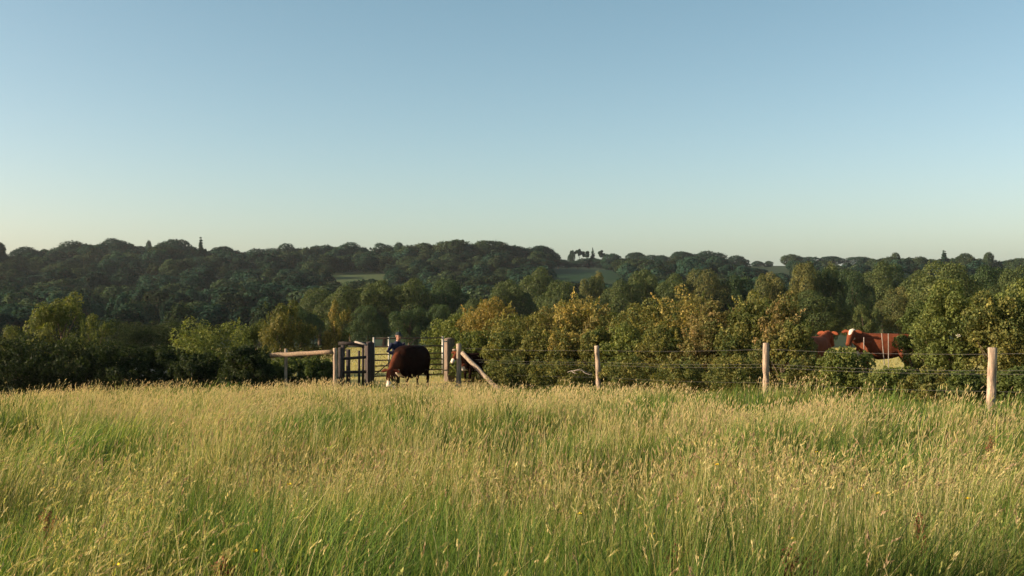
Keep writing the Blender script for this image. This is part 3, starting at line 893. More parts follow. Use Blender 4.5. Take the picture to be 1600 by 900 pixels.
GY0, GY1 = 33.0, 34.6
def gate_post(px, y, top, w, label, mat, name="gate_post"):
    x = X(px, y); g = float(gz(x, y))
    root = empty(name, (x, y, g), 0.62)
    h = Z(top, y) - g
    me = MB()
    me.box((0, 0, h / 2 - 0.2), (w, w, h + 0.4))
    o = me.build("shaft", mat, root, False)
    bv = o.modifiers.new("b", 'BEVEL'); bv.width = 0.012; bv.segments = 2
    MB().loft([(0, 0, h), (0, 0, h + 0.03), (0, 0, h + 0.05)], [w * 0.62, w * 0.5, w * 0.2], 8).build("post_cap", mat, root, False)
    tag(root, label, "gate post", "gate posts")
    return root
gate_post(577, GY0 - 0.3, 536, 0.24, "thick dark gate post at the left end of the gate, beside the kissing gate", M_OLDWOOD)
gate_post(702, GY1 + 0.2, 530, 0.27, "thick gate post with its left side sunlit, right end of the gate", M_GATEPOST)

def field_gate():
    ax, ay = X(584, GY0), GY0; bx, by = X(692, GY1), GY1
    a = np.array((ax, ay, Z(592, GY0))); b = np.array((bx, by, Z(588, GY1)))
    root = empty("field_gate", (ax, ay, float(gz(ax, ay))))
    inv = np.array(root.location)
    H = 1.22
    a = a - inv; b = b - inv; a[2] += 0.08; b[2] += 0.08
    up = np.array((0, 0, 1.0))
    for i, f in enumerate((0.0, 0.13, 0.27, 0.42, 0.58, 0.78, 1.0)):
        mb = MB().loft([a + up * H * f, (a + b) / 2 + up * H * f, b + up * H * f], [0.021] * 3, 8)
        mb.build("bar", M_BAR, root)
    for t, w in ((0.0, 0.06), (0.21, 0.05), (1.0, 0.075)):
        p = a + (b - a) * t
        bar(MB(), p - up * 0.03, p + up * (H + 0.04), w, w * 0.8).build("upright", M_STEEL, root, False)
    bar(MB(), a + up * 0.05 + (b - a) * 0.02 + (0, -0.025, 0), a + (b - a) * 0.6 + up * (H - 0.03) + (0, -0.025, 0), 0.02, 0.03).build("brace", M_BAR, root, False)
    for f in (0.1, 0.9):
        MB().loft([b + up * H * f, b + up * H * f + (0.16, 0.05, 0)], [0.025, 0.025], 8).build("hinge", M_STEEL, root)
    tag(root, "seven-barred metal field gate standing behind the dark cow", "gate")
field_gate()

# thin leaning stakes beyond the fence, in front of the standing cow
def stake(px, y, top, lean, label):
    x = X(px, y); g = float(gz(x, y)); h = Z(top, y) - g
    root_me = timber([(0, 0, -0.2), (lean * h, 0, h)], 0.012, rng0, 8)
    o = root_me.build("wooden_stake", M_BLEACH)
    o.location = (x, y, g)
    tag(o, label, "stake", "thin stakes in front of the standing cow")
stake(1350, 27.0, 527, 0.0, "upright thin stake by the shoulder of the standing cow")
stake(1386, 27.2, 521, -0.10, "leaning thin stake across the flank of the standing cow")
stake(1389, 27.6, 521, -0.01, "upright thin stake by the rump of the standing cow")

# bleached fallen branch under the hawthorns
def branch():
    x, y = X(905, 29.6), 29.6
    g = float(gz(x, y))
    mb = MB()
    z = Z(576, y) - g
    r = np.random.RandomState(4)
    mb.loft([(-0.46, 0.1, z - 0.06), (-0.3, 0.05, z - 0.01), (-0.1, 0.0, z), (0.1, -0.03, z + 0.01), (0.3, 0, z - 0.05), (0.5, 0.05, z - 0.11), (0.66, 0.1, z - 0.2)], [.009, .014, .015, .013, .012, .009, .005], 8, wob=0.1, rng=r)
    mb.loft([(-0.2, 0, z), (-0.02, -0.08, z + 0.06), (0.12, -0.1, z + 0.06)], [.016, .012, .007], 6)
    mb.loft([(0.1, 0, z + 0.03), (0.22, -0.1, z - 0.08), (0.42, -0.12, z - 0.14), (0.55, -0.2, z - 0.13)], [.016, .014, .011, .006], 6)
    mb.loft([(-0.3, 0.04, z - 0.02), (-0.2, -0.1, z - 0.08), (-0.05, -0.16, z - 0.1)], [.014, .011, .006], 6)
    o = mb.build("fallen_branch", M_BLEACH)
    o.location = (x, y, g + 0.12)
    o.scale = (0.72, 0.8, 0.75)
    tag(o, "pale bleached dead branch lying under the hedge left of a fence post", "branch")
branch()

# ------------------------------------------------------------------ cattle
RED = np.array((0.135, 0.038, 0.017)); DRED = np.array((0.075, 0.022, 0.010)); WHITE = np.array((0.72, 0.60, 0.48)); HOOF = np.array((0.04, 0.03, 0.025))
def make_cow(name, x, y, heading, scale, label, pose='up', yaw=0.0, coat=RED, group=None, seed=1, face=True, bulk=1.0, front=None, face_from=-0.10, face_to=0.75):
    """one skin: trunk, neck, head, ears, legs, tail. Local +X is forward; heading = rotation about z"""
    rng = np.random.RandomState(seed)
    mb = MB()
    Y0 = (0, 0, 1)
    mb.loft([(-0.92, 0, 1.14), (-0.84, 0, 1.08), (-0.60, 0, 1.02), (-0.2, 0, 0.955), (0.15, 0, 0.94), (0.45, 0, 0.97), (0.66, 0, 1.0), (0.80, 0, 1.02)],
            [(a_ * bulk, b_ * (1 + (bulk - 1) * 1.2)) for a_, b_ in [(.09, .12), (.22, .26), (.29, .345), (.355, .405), (.36, .43), (.30, .40), (.24, .34), (.13, .20)]], 18, sq=0.72)
    mb.loft([(-0.86, 0, 1.28), (-0.2, 0, 1.29), (0.5, 0, 1.30)], [(.10, .08), (.12, .08), (.09, .08)], 10)      # spine and hips
    for s in (-1, 1):                                            # hips, thighs and shoulders
        mb.loft([(-0.62, s * .20, 1.20), (-0.56, s * .30, 1.16), (-0.48, s * .27, 1.08)], [.07, .085, .06], 10)
        mb.loft([(-0.80, s * .16, 0.92), (-0.62, s * .27, 0.86), (-0.46, s * .26, 0.80)], [(.10, .16), (.11, .20), (.07, .12)], 10)
        mb.loft([(0.62, s * .16, 1.18), (0.50, s * .27, 1.05), (0.46, s * .25, 0.84)], [.08, .10, .09], 10)
    mb.loft([(0.62, 0, 0.72), (0.78, 0, 0.70), (0.86, 0, 0.82)], [(.10, .14), (.09, .12), (.05, .07)], 10)      # brisket
    if pose == 'up':
        neck = [(0.55, 0, 1.08), (0.82, 0, 1.20), (1.02, 0, 1.33), (1.14, 0, 1.40)]
        nr = [(.20, .32), (.165, .25), (.135, .18), (.12, .15)]
        head = [(1.10, 0, 1.46), (1.20, 0, 1.38), (1.34, 0, 1.24), (1.48, 0, 1.09), (1.54, 0, 1.03), (1.565, 0, 1.0)]
    elif pose == 'low':
        neck = [(0.55, 0, 1.06), (0.85, 0, 0.98), (1.08, 0, 0.82), (1.20, 0, 0.70)]
        nr = [(.20, .32), (.165, .25), (.14, .19), (.12, .15)]
        head = [(1.20, 0, 0.76), (1.27, 0, 0.66), (1.36, 0, 0.50), (1.43, 0, 0.33), (1.455, 0, 0.26), (1.46, 0, 0.22)]
    hr = [(.10, .09), (.135, .135), (.115, .125), (.085, .085), (.09, .08), (.06, .05)]
    piv = np.array((0.6, 0, 0))
    def turn(p, amount):
        p = np.array(p, float) - piv
        c, s = math.cos(yaw * amount), math.sin(yaw * amount)
        return np.array((p[0] * c - p[1] * s, p[0] * s + p[1] * c, p[2])) + piv
    neckP = [turn(p, t) for p, t in zip(neck, (0, 0.35, 0.7, 0.9))]
    # the head turns further about the poll
    pol = turn(head[0], 0.9)
    headP = []
    for p in head:
        q = turn(p, 0.9)
        d = q - pol
        c, s = math.cos(yaw * 0.5), math.sin(yaw * 0.5)
        headP.append(pol + np.array((d[0] * c - d[1] * s, d[0] * s + d[1] * c, d[2])))
    mb.loft(neckP, nr, 14)
    mb.loft(headP, hr, 14)
    H = np.array(headP)
    ax = H[-1] - H[0]; axn = ax / np.linalg.norm(ax)
    side = np.cross(axn, (0, 0, 1)); side /= np.linalg.norm(side)
    ears = []
    for s in (-1, 1):
        b = H[1] + side * s * 0.10 + np.array((0, 0, 0.03)) - axn * 0.05
        pts = [b, b + side * s * 0.10 + (0, 0, 0.005), b + side * s * 0.20 + (0, 0, -0.03), b + side * s * 0.26 + (0, 0, -0.06)]
        mb.loft(pts, [(.025, .035), (.03, .07), (.025, .06), (.012, .02)], 8)
        ears.append(pts[-2])
    for s in (-1, 1):
        o = rng.uniform(-0.06, 0.06)
        mb.loft([(0.50, s * .19, 0.85), (0.52 + o * .3, s * .20, 0.62), (0.53 + o, s * .19, 0.42), (0.54 + o, s * .19, 0.36), (0.53 + o * 1.2, s * .19, 0.2), (0.53 + o * 1.2, s * .19, 0.09), (0.56 + o * 1.2, s * .19, 0.0)],
                [(.12, .17), (.085, .11), (.062, .068), (.06, .062), (.043, .045), (.055, .06), (.06, .075)], 12, up=(0, 1, 0))
        o = rng.uniform(-0.08, 0.08)
        mb.loft([(-0.60, s * .17, 1.0), (-0.56 + o * .2, s * .21, 0.72), (-0.66 + o * .6, s * .20, 0.55), (-0.77 + o, s * .19, 0.44), (-0.75 + o, s * .19, 0.24), (-0.75 + o, s * .19, 0.09), (-0.71 + o, s * .19, 0.0)],
                [(.15, .24), (.115, .19), (.075, .11), (.055, .07), (.043, .048), (.055, .06), (.06, .075)], 12, up=(0, 1, 0))
    mb.loft([(-0.88, 0, 1.26), (-0.98, 0.01, 1.12), (-0.99, 0.02, 0.8), (-0.96, 0.02, 0.52), (-0.95, 0.02, 0.36)], [.045, .03, .026, .045, .03], 8, up=(0, 1, 0))
    me = fuse(mb, 0.022, 5)
    co = mesh_co(me)
    base = np.tile(coat, (len(co), 1))
    if front is not None:  # sunlit neck and shaded body painted into the coat as two tones
        k = np.clip((co[:, 0] - 0.72) / 0.15, 0, 1)[:, None]
        base = base * (1 - k) + np.asarray(front) * k
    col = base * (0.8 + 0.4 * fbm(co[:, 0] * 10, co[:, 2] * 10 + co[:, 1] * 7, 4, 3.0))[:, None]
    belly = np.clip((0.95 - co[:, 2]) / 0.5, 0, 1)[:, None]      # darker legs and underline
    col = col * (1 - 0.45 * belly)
    if face:
        t = (co - H[0]) @ axn
        rad = np.linalg.norm((co - H[0]) - t[:, None] * axn, axis=1)
        sd = np.abs((co - H[0]) @ side)
        f = (t > face_from) & (rad < 0.24) & (sd < 0.085 - 0.05 * np.clip(t / 0.3, 0, 1) * (face_to < 0.5) + 0.08 * (t > 0.28) * (face_to > 0.5)) & (t < face_to)
        col[f] = WHITE
        pink = f & (t > 0.58) & (face_from < 0.1)
        col[pink] = (0.50, 0.30, 0.24)
        bris = (co[:, 0] > 0.55) & (co[:, 0] < 0.95) & (co[:, 2] < 0.80) & (co[:, 2] > 0.5) & (np.abs(co[:, 1]) < 0.10)
        col[bris] = WHITE * 0.9
    col[(co[:, 2] < 0.07)] = HOOF
    tailtuft = (co[:, 0] < -0.88) & (co[:, 2] < 0.55) & (co[:, 2] > 0.3)
    col[tailtuft] = WHITE * 0.6
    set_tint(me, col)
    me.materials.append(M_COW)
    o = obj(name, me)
    for i, s in enumerate((-1, 1)):
        eb = MB()
        c = H[1] * 0.45 + H[2] * 0.55 + side * s * 0.118 + np.cross(side, axn) * 0.03
        eb.loft([c - side * s * 0.02, c, c + side * s * 0.012], [0.014, 0.02, 0.010], 8)
        eb.build("eye", M_BOOT, o)
    g = float(gz(x, y))
    o.location = (x, y, g)
    o.rotation_euler = (0, 0, heading)
    o.scale = (scale,) * 3
    if bulk > 1.1: o.scale = (scale * 0.84, scale, scale)
    tag(o, label, "cow", group)
    return o

def face_dir(deg_left_of_camera):
    """heading angle for an animal that faces the camera, turned so many degrees to the picture's left"""
    d = R(deg_left_of_camera)
    return math.atan2(-math.cos(d), -math.sin(d))
HERD = "red cattle with white faces by the fence"
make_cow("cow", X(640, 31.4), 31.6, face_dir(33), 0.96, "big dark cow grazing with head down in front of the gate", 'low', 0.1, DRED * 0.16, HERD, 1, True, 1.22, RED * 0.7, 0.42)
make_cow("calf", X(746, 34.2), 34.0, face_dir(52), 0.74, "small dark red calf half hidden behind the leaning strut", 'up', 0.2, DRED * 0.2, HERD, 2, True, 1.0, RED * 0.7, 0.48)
make_cow("cow", X(1380, 31.3), 31.3, R(180 - 12), 0.94, "red cow standing side-on with its white face turned to the camera", 'up', 0.80, RED * 1.05, HERD, 3, True, 1.0, None, -0.12, 0.30)
make_cow("cow", X(1272, 30.6), 30.6, R(52), 0.96, "red cow mostly hidden behind the slim olive bush", 'up', 0.0, RED * 1.6, HERD, 4, False)

# ------------------------------------------------------------------ person behind the cow
def make_person(x, y, heading):
    g = float(gz(x, y))
    SK = np.array((0.30, 0.155, 0.105))
    def hand(mb, wrist, d, n, s):
        """palm, four fingers of different length and a thumb leaving the palm's side; d forward, n palm normal"""
        d = np.array(d, float); d /= np.linalg.norm(d); n = np.array(n, float); n -= d * (n @ d); n /= np.linalg.norm(n)
        sd = np.cross(d, n) * s
        w = np.array(wrist, float)
        mb.loft([w, w + d * 0.05, w + d * 0.095], [(.026, .018), (.040, .016), (.040, .014)], 10, up=n)
        for i, L in enumerate((0.072, 0.082, 0.076, 0.06)):
            b = w + d * 0.09 + sd * (0.030 - 0.020 * i)
            mb.loft([b, b + d * L * 0.45 - n * 0.006, b + d * L * 0.75 - n * 0.018, b + d * L * 0.9 - n * 0.032], [.0095, .009, .0085, .006], 8, up=n)
        b = w + d * 0.03 + sd * 0.03
        mb.loft([b, b + d * 0.03 + sd * 0.025 - n * 0.008, b + d * 0.06 + sd * 0.03 - n * 0.02], [.012, .011, .008], 8, up=n)
    # arms: the right one bends out and rests a hand on the cow's shoulder, the left hangs
    sh_r, el_r, wr_r = np.array((-.20, .01, 1.42)), np.array((-.40, -.03, 1.19)), np.array((-.23, -.22, 1.13))
    sh_l, el_l, wr_l = np.array((.20, .01, 1.42)), np.array((.30, -.02, 1.14)), np.array((.24, -.20, 1.05))
    body = MB()
    body.loft([(0, .01, .92), (0, 0, 1.05), (0, 0, 1.25), (0, .01, 1.40), (0, .01, 1.46), (0, .0, 1.52)], [(.15, .11), (.14, .10), (.165, .115), (.17, .10), (.08, .07), (.055, .058)], 14, up=(0, 1, 0))
    body.loft([(0, 0, 1.48), (0, -.01, 1.56)], [.055, .054], 12, up=(0, 1, 0))
    body.loft([(0, -.025, 1.535), (0, -.02, 1.58), (0, -.005, 1.65), (0, .0, 1.71), (0, .005, 1.755), (0, .005, 1.77)], [(.04, .055), (.062, .082), (.074, .095), (.076, .098), (.055, .07), (.02, .03)], 16, up=(0, 1, 0))
    body.loft([(0, -.095, 1.665), (0, -.118, 1.625), (0, -.10, 1.612)], [(.010, .012), (.015, .015), (.012, .008)], 8)      # nose
    body.loft([(-.022, -.090, 1.585), (.022, -.090, 1.585)], [(.01, .008), (.01, .008)], 8)                                # lips
    for s in (-1, 1):
        body.loft([(s * .074, .005, 1.625), (s * .084, .012, 1.66), (s * .078, .01, 1.685)], [(.012, .016), (.014, .022), (.010, .014)], 8)
        body.loft([(s * .09, .01, .95), (s * .095, -.005, .5), (s * .10, .015, .30), (s * .10, .02, .08)], [.085, .058, .055, .04], 10, up=(0, 1, 0))
        body.loft([(s * .10, .03, .04), (s * .105, -.12, .03), (s * .105, -.18, .025)], [(.04, .04), (.045, .03), (.03, .02)], 10)
    for a, b, c, s in ((sh_r, el_r, wr_r, 1), (sh_l, el_l, wr_l, -1)):
        body.loft([a, (a + b) / 2, b, (b + c) / 2, c], [.052, .046, .038, .034, .026], 10)
        hand(body, c, (c - b) * (1, 1, 0.4) + (0, -.02, -.02), (0, 0.1, 1), s)
    me = fuse(body, 0.0085, 2)
    set_tint(me, np.tile(SK, (len(me.vertices), 1)))
    me.materials.append(M_SKIN)
    o = obj("person", me)
    jk = MB()
    jk.loft([(0, .01, .84), (0, .01, .95), (0, 0, 1.08), (0, 0, 1.25), (0, .01, 1.38), (0, .012, 1.45), (0, .01, 1.50)], [(.185, .145), (.19, .145), (.18, .135), (.20, .145), (.205, .13), (.12, .10), (.072, .075)], 16, up=(0, 1, 0))
    for a, b, c in ((sh_r, el_r, wr_r), (sh_l, el_l, wr_l)):
        cc = b + (c - b) * 0.93
        jk.loft([a + (0, 0, .0), (a + b) / 2, b, (b + cc) / 2, cc], [.078, .066, .056, .052, .045], 12)
    mj = fuse(jk, 0.014, 3); mj.materials.append(M_JACKET)
    obj("jacket", mj, o)
    tr = MB()
    tr.loft([(0, .01, .80), (0, .01, .90), (0, .01, .98)], [(.165, .125), (.17, .13), (.16, .12)], 14, up=(0, 1, 0))
    for s in (-1, 1):
        tr.loft([(s * .09, .01, .90), (s * .097, 0, .5), (s * .10, .015, .34), (s * .10, .02, .22)], [.105, .078, .075, .07], 12, up=(0, 1, 0))
    mt = fuse(tr, 0.014, 3); mt.materials.append(M_TROUSERS)
    obj("trousers", mt, o)
    for s in (-1, 1):
        b = MB()
        b.loft([(s * .10, .02, .40), (s * .10, .02, .2), (s * .10, .02, .07)], [.088, .075, .062], 12, up=(0, 1, 0))
        b.loft([(s * .10, .06, .045), (s * .105, -.08, .045), (s * .108, -.19, .035)], [(.05, .05), (.055, .05), (.04, .035)], 12)
        mbb = fuse(b, 0.012, 2); mbb.materials.append(M_BOOT)
        obj("boot", mbb, o)
    cp = MB()
    cp.loft([(0, .0, 1.695), (0, .005, 1.725), (0, .008, 1.77), (0, .01, 1.795)], [(.086, .108), (.09, .112), (.075, .09), (.03, .04)], 16, up=(0, 1, 0))
    cp.loft([(0, -.08, 1.705), (0, -.14, 1.70), (0, -.18, 1.69)], [(.078, .012), (.07, .010), (.045, .008)], 12)
    mc = fuse(cp, 0.008, 2); mc.materials.append(M_CAP)
    obj("cap", mc, o)
    hr = MB()
    hr.loft([(0, .05, 1.60), (0, .06, 1.66), (0, .05, 1.71)], [(.06, .045), (.074, .052), (.072, .05)], 12, up=(0, 1, 0))
    mh = fuse(hr, 0.008, 2); mh.materials.append(M_BARK)
    obj("hair", mh, o)
    for s in (-1, 1):
        e = MB().loft([(s * .030, -.086, 1.655), (s * .030, -.098, 1.655)], [.011, .009], 8)
        e.build("eye", M_BOOT, o)
    o.location = (x, y, g)
    o.rotation_euler = (R(6), 0, heading)
    tag(o, "person in dark cap and navy jacket leaning on the big dark cow", "person")
make_person(X(617, 32.7), 32.75, 0.75)

# ------------------------------------------------------------------ the meadow
def ribbons(base, h, w, bend, face, c0, c1, segs, taper=1.5, droop=0.18):
    """curved blades: base (n,3), height, width, bend vector (n,2), facing angle, root and tip colours"""
    n = len(base)
    t = np.linspace(0, 1, segs + 1)
    side = np.stack([np.cos(face), np.sin(face), np.zeros(n)], 1)
    bl = np.linalg.norm(bend, axis=1)
    V = np.zeros((n, segs + 1, 2, 3), np.float32); C = np.zeros((n, segs + 1, 2, 3), np.float32)
    for i, a in enumerate(t):
        p = base.copy()
        p[:, :2] += bend * (h * a * a)[:, None]
        p[:, 2] += h * (a - droop * np.minimum(bl, 1.6) * a * a * a)
        ww = (w * max(1 - a ** taper, 0.06) * 0.5)[:, None]
        V[:, i, 0] = p - side * ww; V[:, i, 1] = p + side * ww
        C[:, i, :] = (c0 + (c1 - c0) * a)[:, None, :]
    b = np.arange(n)[:, None] * (segs + 1) * 2
    i = np.arange(segs)[None, :] * 2
    Q = np.stack([b + i, b + i + 1, b + i + 3, b + i + 2], -1).reshape(-1, 4)
    tip = V[:, -1].mean(1)
    tan = V[:, -1].mean(1) - V[:, -2].mean(1)
    tan /= np.linalg.norm(tan, axis=1)[:, None] + 1e-9
    return V.reshape(-1, 3), Q, C.reshape(-1, 3), tip, tan

# lush green patches (x, y, radius across, radius along, strength) and pale dry ones
LUSH = [(-4.4, 14.0, 1.4, 0.9, .22), (-2.8, 14.6, 1.3, 0.7, .22), (0.1, 11.8, 0.8, 0.6, .2), (-5.6, 10.9, 1.0, 0.8, .22), (-3.6, 9.6, 1.2, 0.8, .14), (-0.6, 6.2, 1.3, 0.7, .2), (0.6, 6.4, 1.2, 0.8, .2),
        (2.2, 6.0, 1.0, 0.7, .16), (-1.6, 5.0, 0.9, 0.5, .16), (0.2, 4.6, 0.8, 0.5, .12), (1.9, 4.5, 0.6, 0.5, .16), (2.9, 9.2, 1.0, 0.8, .16), (5.6, 12.0, 1.4, 1.2, .15), (-2.0, 7.4, 1.1, 0.7, .14),
        (0.3, 8.8, 1.9, 1.2, -.2), (1.9, 8.6, 0.8, 0.9, -.2), (-1.9, 10.2, 1.5, 1.2, -.16), (-6, 17, 2.6, 2, -.15), (2, 17, 5, 4, -.12), (5, 9, 1.0, 1.0, -.1), (-2.4, 5.6, 0.8, 0.8, -.12)]
def lushness(x, y):
    v = 0.54 + (fbm(x, y * 0.8, 31, 2.2) - 0.5) * 2.3
    for a, b, ra, rb, k in LUSH:
        v = v + k * np.exp(-((x - a) / ra) ** 2 - ((y - b) / rb) ** 2)
    return v + np.interp(y, [3, 6.5, 9, 20, 30], [0.16, 0.13, 0.03, -0.02, -0.05])

TALL = [(-11.0, 29.5, 2.4, 1.6, .45), (-8.0, 30.2, 1.0, 0.8, .2), (6.4, 21.2, 0.8, 0.8, .55), (3.6, 28.0, 2.0, 1.0, .15), (7.2, 18.6, 1.2, 0.7, .2), (1.5, 9.2, 0.7, 0.6, .2), (-0.4, 5.4, 0.6, 0.4, .15), (-13.5, 30.5, 1.2, 1.0, .25)]
def tallness(x, y):
    v = 0
    for a, b, ra, rb, k in TALL:
        v = v + k * np.exp(-((x - a) / ra) ** 2 - ((y - b) / rb) ** 2)
    return v

def scatter(rng, y0, y1, dens):
    hw = lambda y: 0.60 * y + 2.2
    N = int(dens * (y1 - y0) * 2 * hw(y1))
    y = rng.uniform(y0, y1, N); x = rng.uniform(-hw(y1), hw(y1), N)
    if y0 > 3: y = y * rng.uniform(0.86, 1.1, N)
    k = (np.abs(x) < hw(y)) & (y < np.interp(x, EDGE_X, EDGE_Y) + rng.uniform(-0.3, 0.5, N))
    return x[k], y[k]

def meadow():
    rng = np.random.RandomState(42)
    parts = []; heads = []
    ZONES = [(2.2, 5.0, 2300, 1.0), (5.0, 8.5, 1500, 1.25), (8.5, 14, 720, 1.9), (14, 22, 360, 3.0), (22, 33, 210, 4.4)]
    for y0, y1, dens, lod in ZONES:
        x, y = scatter(rng, y0, y1, dens)
        n = len(x)
        lush = lushness(x, y)                              # green lush patches
        dry = fbm(x, y * 0.9, 35, 2.4)
        clump = fbm(x, y, 39, 0.55)
        keep = rng.rand(n) < 0.06 + 2.2 * np.clip(clump - 0.30, 0, 1) * 1.4
        x, y, lush, dry, clump = x[keep], y[keep], lush[keep], dry[keep], clump[keep]
        n = len(x)
        base = np.stack([x, y, gz(x, y) - 0.02], 1)
        green = np.clip((lush - 0.5) * 4.5 + 0.5, 0, 1)
        hz = 0.92 + 0.95 * (fbm(x, y, 45, 1.0) - 0.5) * 2 + tallness(x, y)
        h = rng.uniform(0.22, 0.54, n) * hz * (0.85 + 0.3 * green) * np.interp(y, [8, 20, 27], [1, 0.76, 0.56])
        wind = np.stack([0.10 + 0.30 * (fbm(x, y, 49, 2.0) - 0.4) * 2, 0.05 * np.ones(n)], 1)
        bend = wind + rng.normal(size=(n, 2)) * 0.25
        w = rng.uniform(0.005, 0.0085, n) * np.where(rng.rand(n) < 0.25 * green, 1.7, 1.0) * lod ** 0.75
        g0 = np.array((0.035, 0.06, 0.014)); 
        ga = np.array((0.115, 0.185, 0.036)); gb = np.array((0.25, 0.26, 0.065)); gc = np.array((0.46, 0.385, 0.17)); gd = np.array((0.06, 0.095, 0.036))
        u = rng.rand(n)[:, None]
        tip = np.where(u < 0.3 + 0.45 * green[:, None], ga, np.where(u < 0.78 + 0.18 * green[:, None], gb, gc))
        tip = np.where((rng.rand(n)[:, None] < 0.22 * green[:, None]), gd, tip)
        tone = 0.45 + 1.05 * fbm(x + 50, y, 91, 1.5) + 0.35 * (dry - 0.5)          # paler and darker growth, patch by patch
        tip = tip * rng.uniform(0.78, 1.25, (n, 1)) * tone[:, None]
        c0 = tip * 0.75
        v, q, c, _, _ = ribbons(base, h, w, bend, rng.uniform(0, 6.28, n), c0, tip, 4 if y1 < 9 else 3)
        parts.append((v, q, c))
        # flowering stems with seed heads
        x, y = scatter(rng, y0, y1, dens * (0.55 if y1 < 15 else 0.85))
        n = len(x)
        lush = lushness(x, y); dry = fbm(x, y * 0.9, 35, 2.4); cl2 = fbm(x, y, 61, 0.7)
        green = np.clip((lush - 0.5) * 4.5 + 0.5, 0, 1)
        keep = rng.rand(n) < (0.06 + 0.94 * (1 - green) ** 1.3) * (0.12 + 1.8 * np.clip(cl2 - 0.25, 0, 1))
        x, y, dry, green = x[keep], y[keep], dry[keep], green[keep]
        n = len(x)
        base = np.stack([x, y, gz(x, y) - 0.02], 1)
        h = rng.uniform(0.36, 0.66, n) * np.interp(y, [8, 20, 27], [1, 0.76, 0.56]) * (0.94 + 0.95 * (fbm(x, y, 45, 1.0) - 0.5) * 2 + tallness(x, y))
        wind = np.stack([0.06 + 0.30 * np.clip(fbm(x, y, 49, 2.0) - 0.40, 0, 1) * 2, 0.03 * np.ones(n)], 1)
        bend = wind + rng.normal(size=(n, 2)) * 0.13
        w = rng.uniform(0.0026, 0.0040, n) * lod ** 0.85
        straw = np.array((0.45, 0.39, 0.195)); sgreen = np.array((0.21, 0.25, 0.075))
        u = rng.rand(n, 1)
        tip = np.where(u < 0.5, straw, sgreen) * rng.uniform(0.8, 1.2, (n, 1))
        v, q, c, tp, tn = ribbons(base, h, w, bend, rng.uniform(0, 6.28, n), tip * 0.8, tip, 3, 6.0, 0.1)
        parts.append((v, q, c))
        hl = rng.uniform(0.035, 0.085, n); hw = hl * rng.uniform(0.09, 0.14, n) * lod ** 0.35
        pal = np.array([(0.36, 0.31, 0.13), (0.40, 0.345, 0.165), (0.30, 0.25, 0.12), (0.30, 0.215, 0.13), (0.26, 0.27, 0.09)])
        pick = np.where(dry > 0.5, rng.choice(5, n, p=[.25, .25, .2, .25, .05]), rng.choice(5, n, p=[.3, .2, .15, .05, .3]))
        hc = pal[pick] * rng.uniform(0.8, 1.25, (n, 1))
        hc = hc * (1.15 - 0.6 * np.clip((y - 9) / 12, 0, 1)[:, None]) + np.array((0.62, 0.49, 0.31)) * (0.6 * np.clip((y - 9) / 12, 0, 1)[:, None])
        tn2 = tn + np.stack([bend[:, 0] * 0.5, bend[:, 1] * 0.5, -0.15 * np.ones(n)], 1)
        tn2 /= np.linalg.norm(tn2, axis=1)[:, None]
        if y1 < 9:
            m = 12                                          # spikelets around the axis
            s = rng.rand(n, m)
            prof = np.sin(np.pi * np.clip(s * 0.9 + 0.08, 0, 1)) ** 0.7
            off = rng.normal(size=(n, m, 3)) * (hw[:, None] * prof * 0.30)[:, :, None]
            pos = tp[:, None] + tn2[:, None] * (s * hl[:, None])[:, :, None] - np.array((0, 0, 0.02)) * (s ** 2)[:, :, None] + off
            d = tn2[:, None] + 0.22 * rng.normal(size=(n, m, 3)); d /= np.linalg.norm(d, axis=2)[:, :, None]
            sd = np.cross(d, rng.normal(size=(n, m, 3))); sd /= np.linalg.norm(sd, axis=2)[:, :, None] + 1e-9
            L = (hl[:, None] * 0.14 * rng.uniform(0.8, 1.3, (n, m)))[:, :, None]
            V = np.stack([pos - d * L, pos + sd * L * 0.28, pos + d * L, pos - sd * L * 0.28], 2).reshape(-1, 3)
            cc = np.repeat(np.repeat(hc[:, None], m, 1) * rng.uniform(0.8, 1.2, (n, m, 1)), 4, 1).reshape(-1, 3)
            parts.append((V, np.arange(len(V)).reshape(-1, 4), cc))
        else:
            for k in range(2):
                sd = np.cross(tn2, np.array((0.3, 1, 0.1)) if k else np.array((1, 0.2, 0.1)))
                sd /= np.linalg.norm(sd, axis=1)[:, None] + 1e-9
                V = np.stack([tp - tn2 * 0.01, tp + tn2 * (hl * 0.45)[:, None] + sd * (hw * 0.5)[:, None], tp + tn2 * hl[:, None], tp + tn2 * (hl * 0.45)[:, None] - sd * (hw * 0.5)[:, None]], 1).reshape(-1, 3)
                parts.append((V, np.arange(len(V)).reshape(-1, 4), np.repeat(hc, 4, 0)))
    V = np.concatenate([p[0] for p in parts]); C = np.concatenate([p[2] for p in parts])
    off = np.cumsum([0] + [len(p[0]) for p in parts[:-1]])
    Q = np.concatenate([p[1] + o for p, o in zip(parts, off)])
    print("meadow quads", len(Q))
    me = np_mesh("meadow_grass", V, Q, np.clip(C, 0, 0.9), False, [M_GRASS])
    tag(obj("meadow_grass", me), "long yellow-green meadow grass with straw seed heads filling the foreground", "grass", None, "stuff")
meadow()

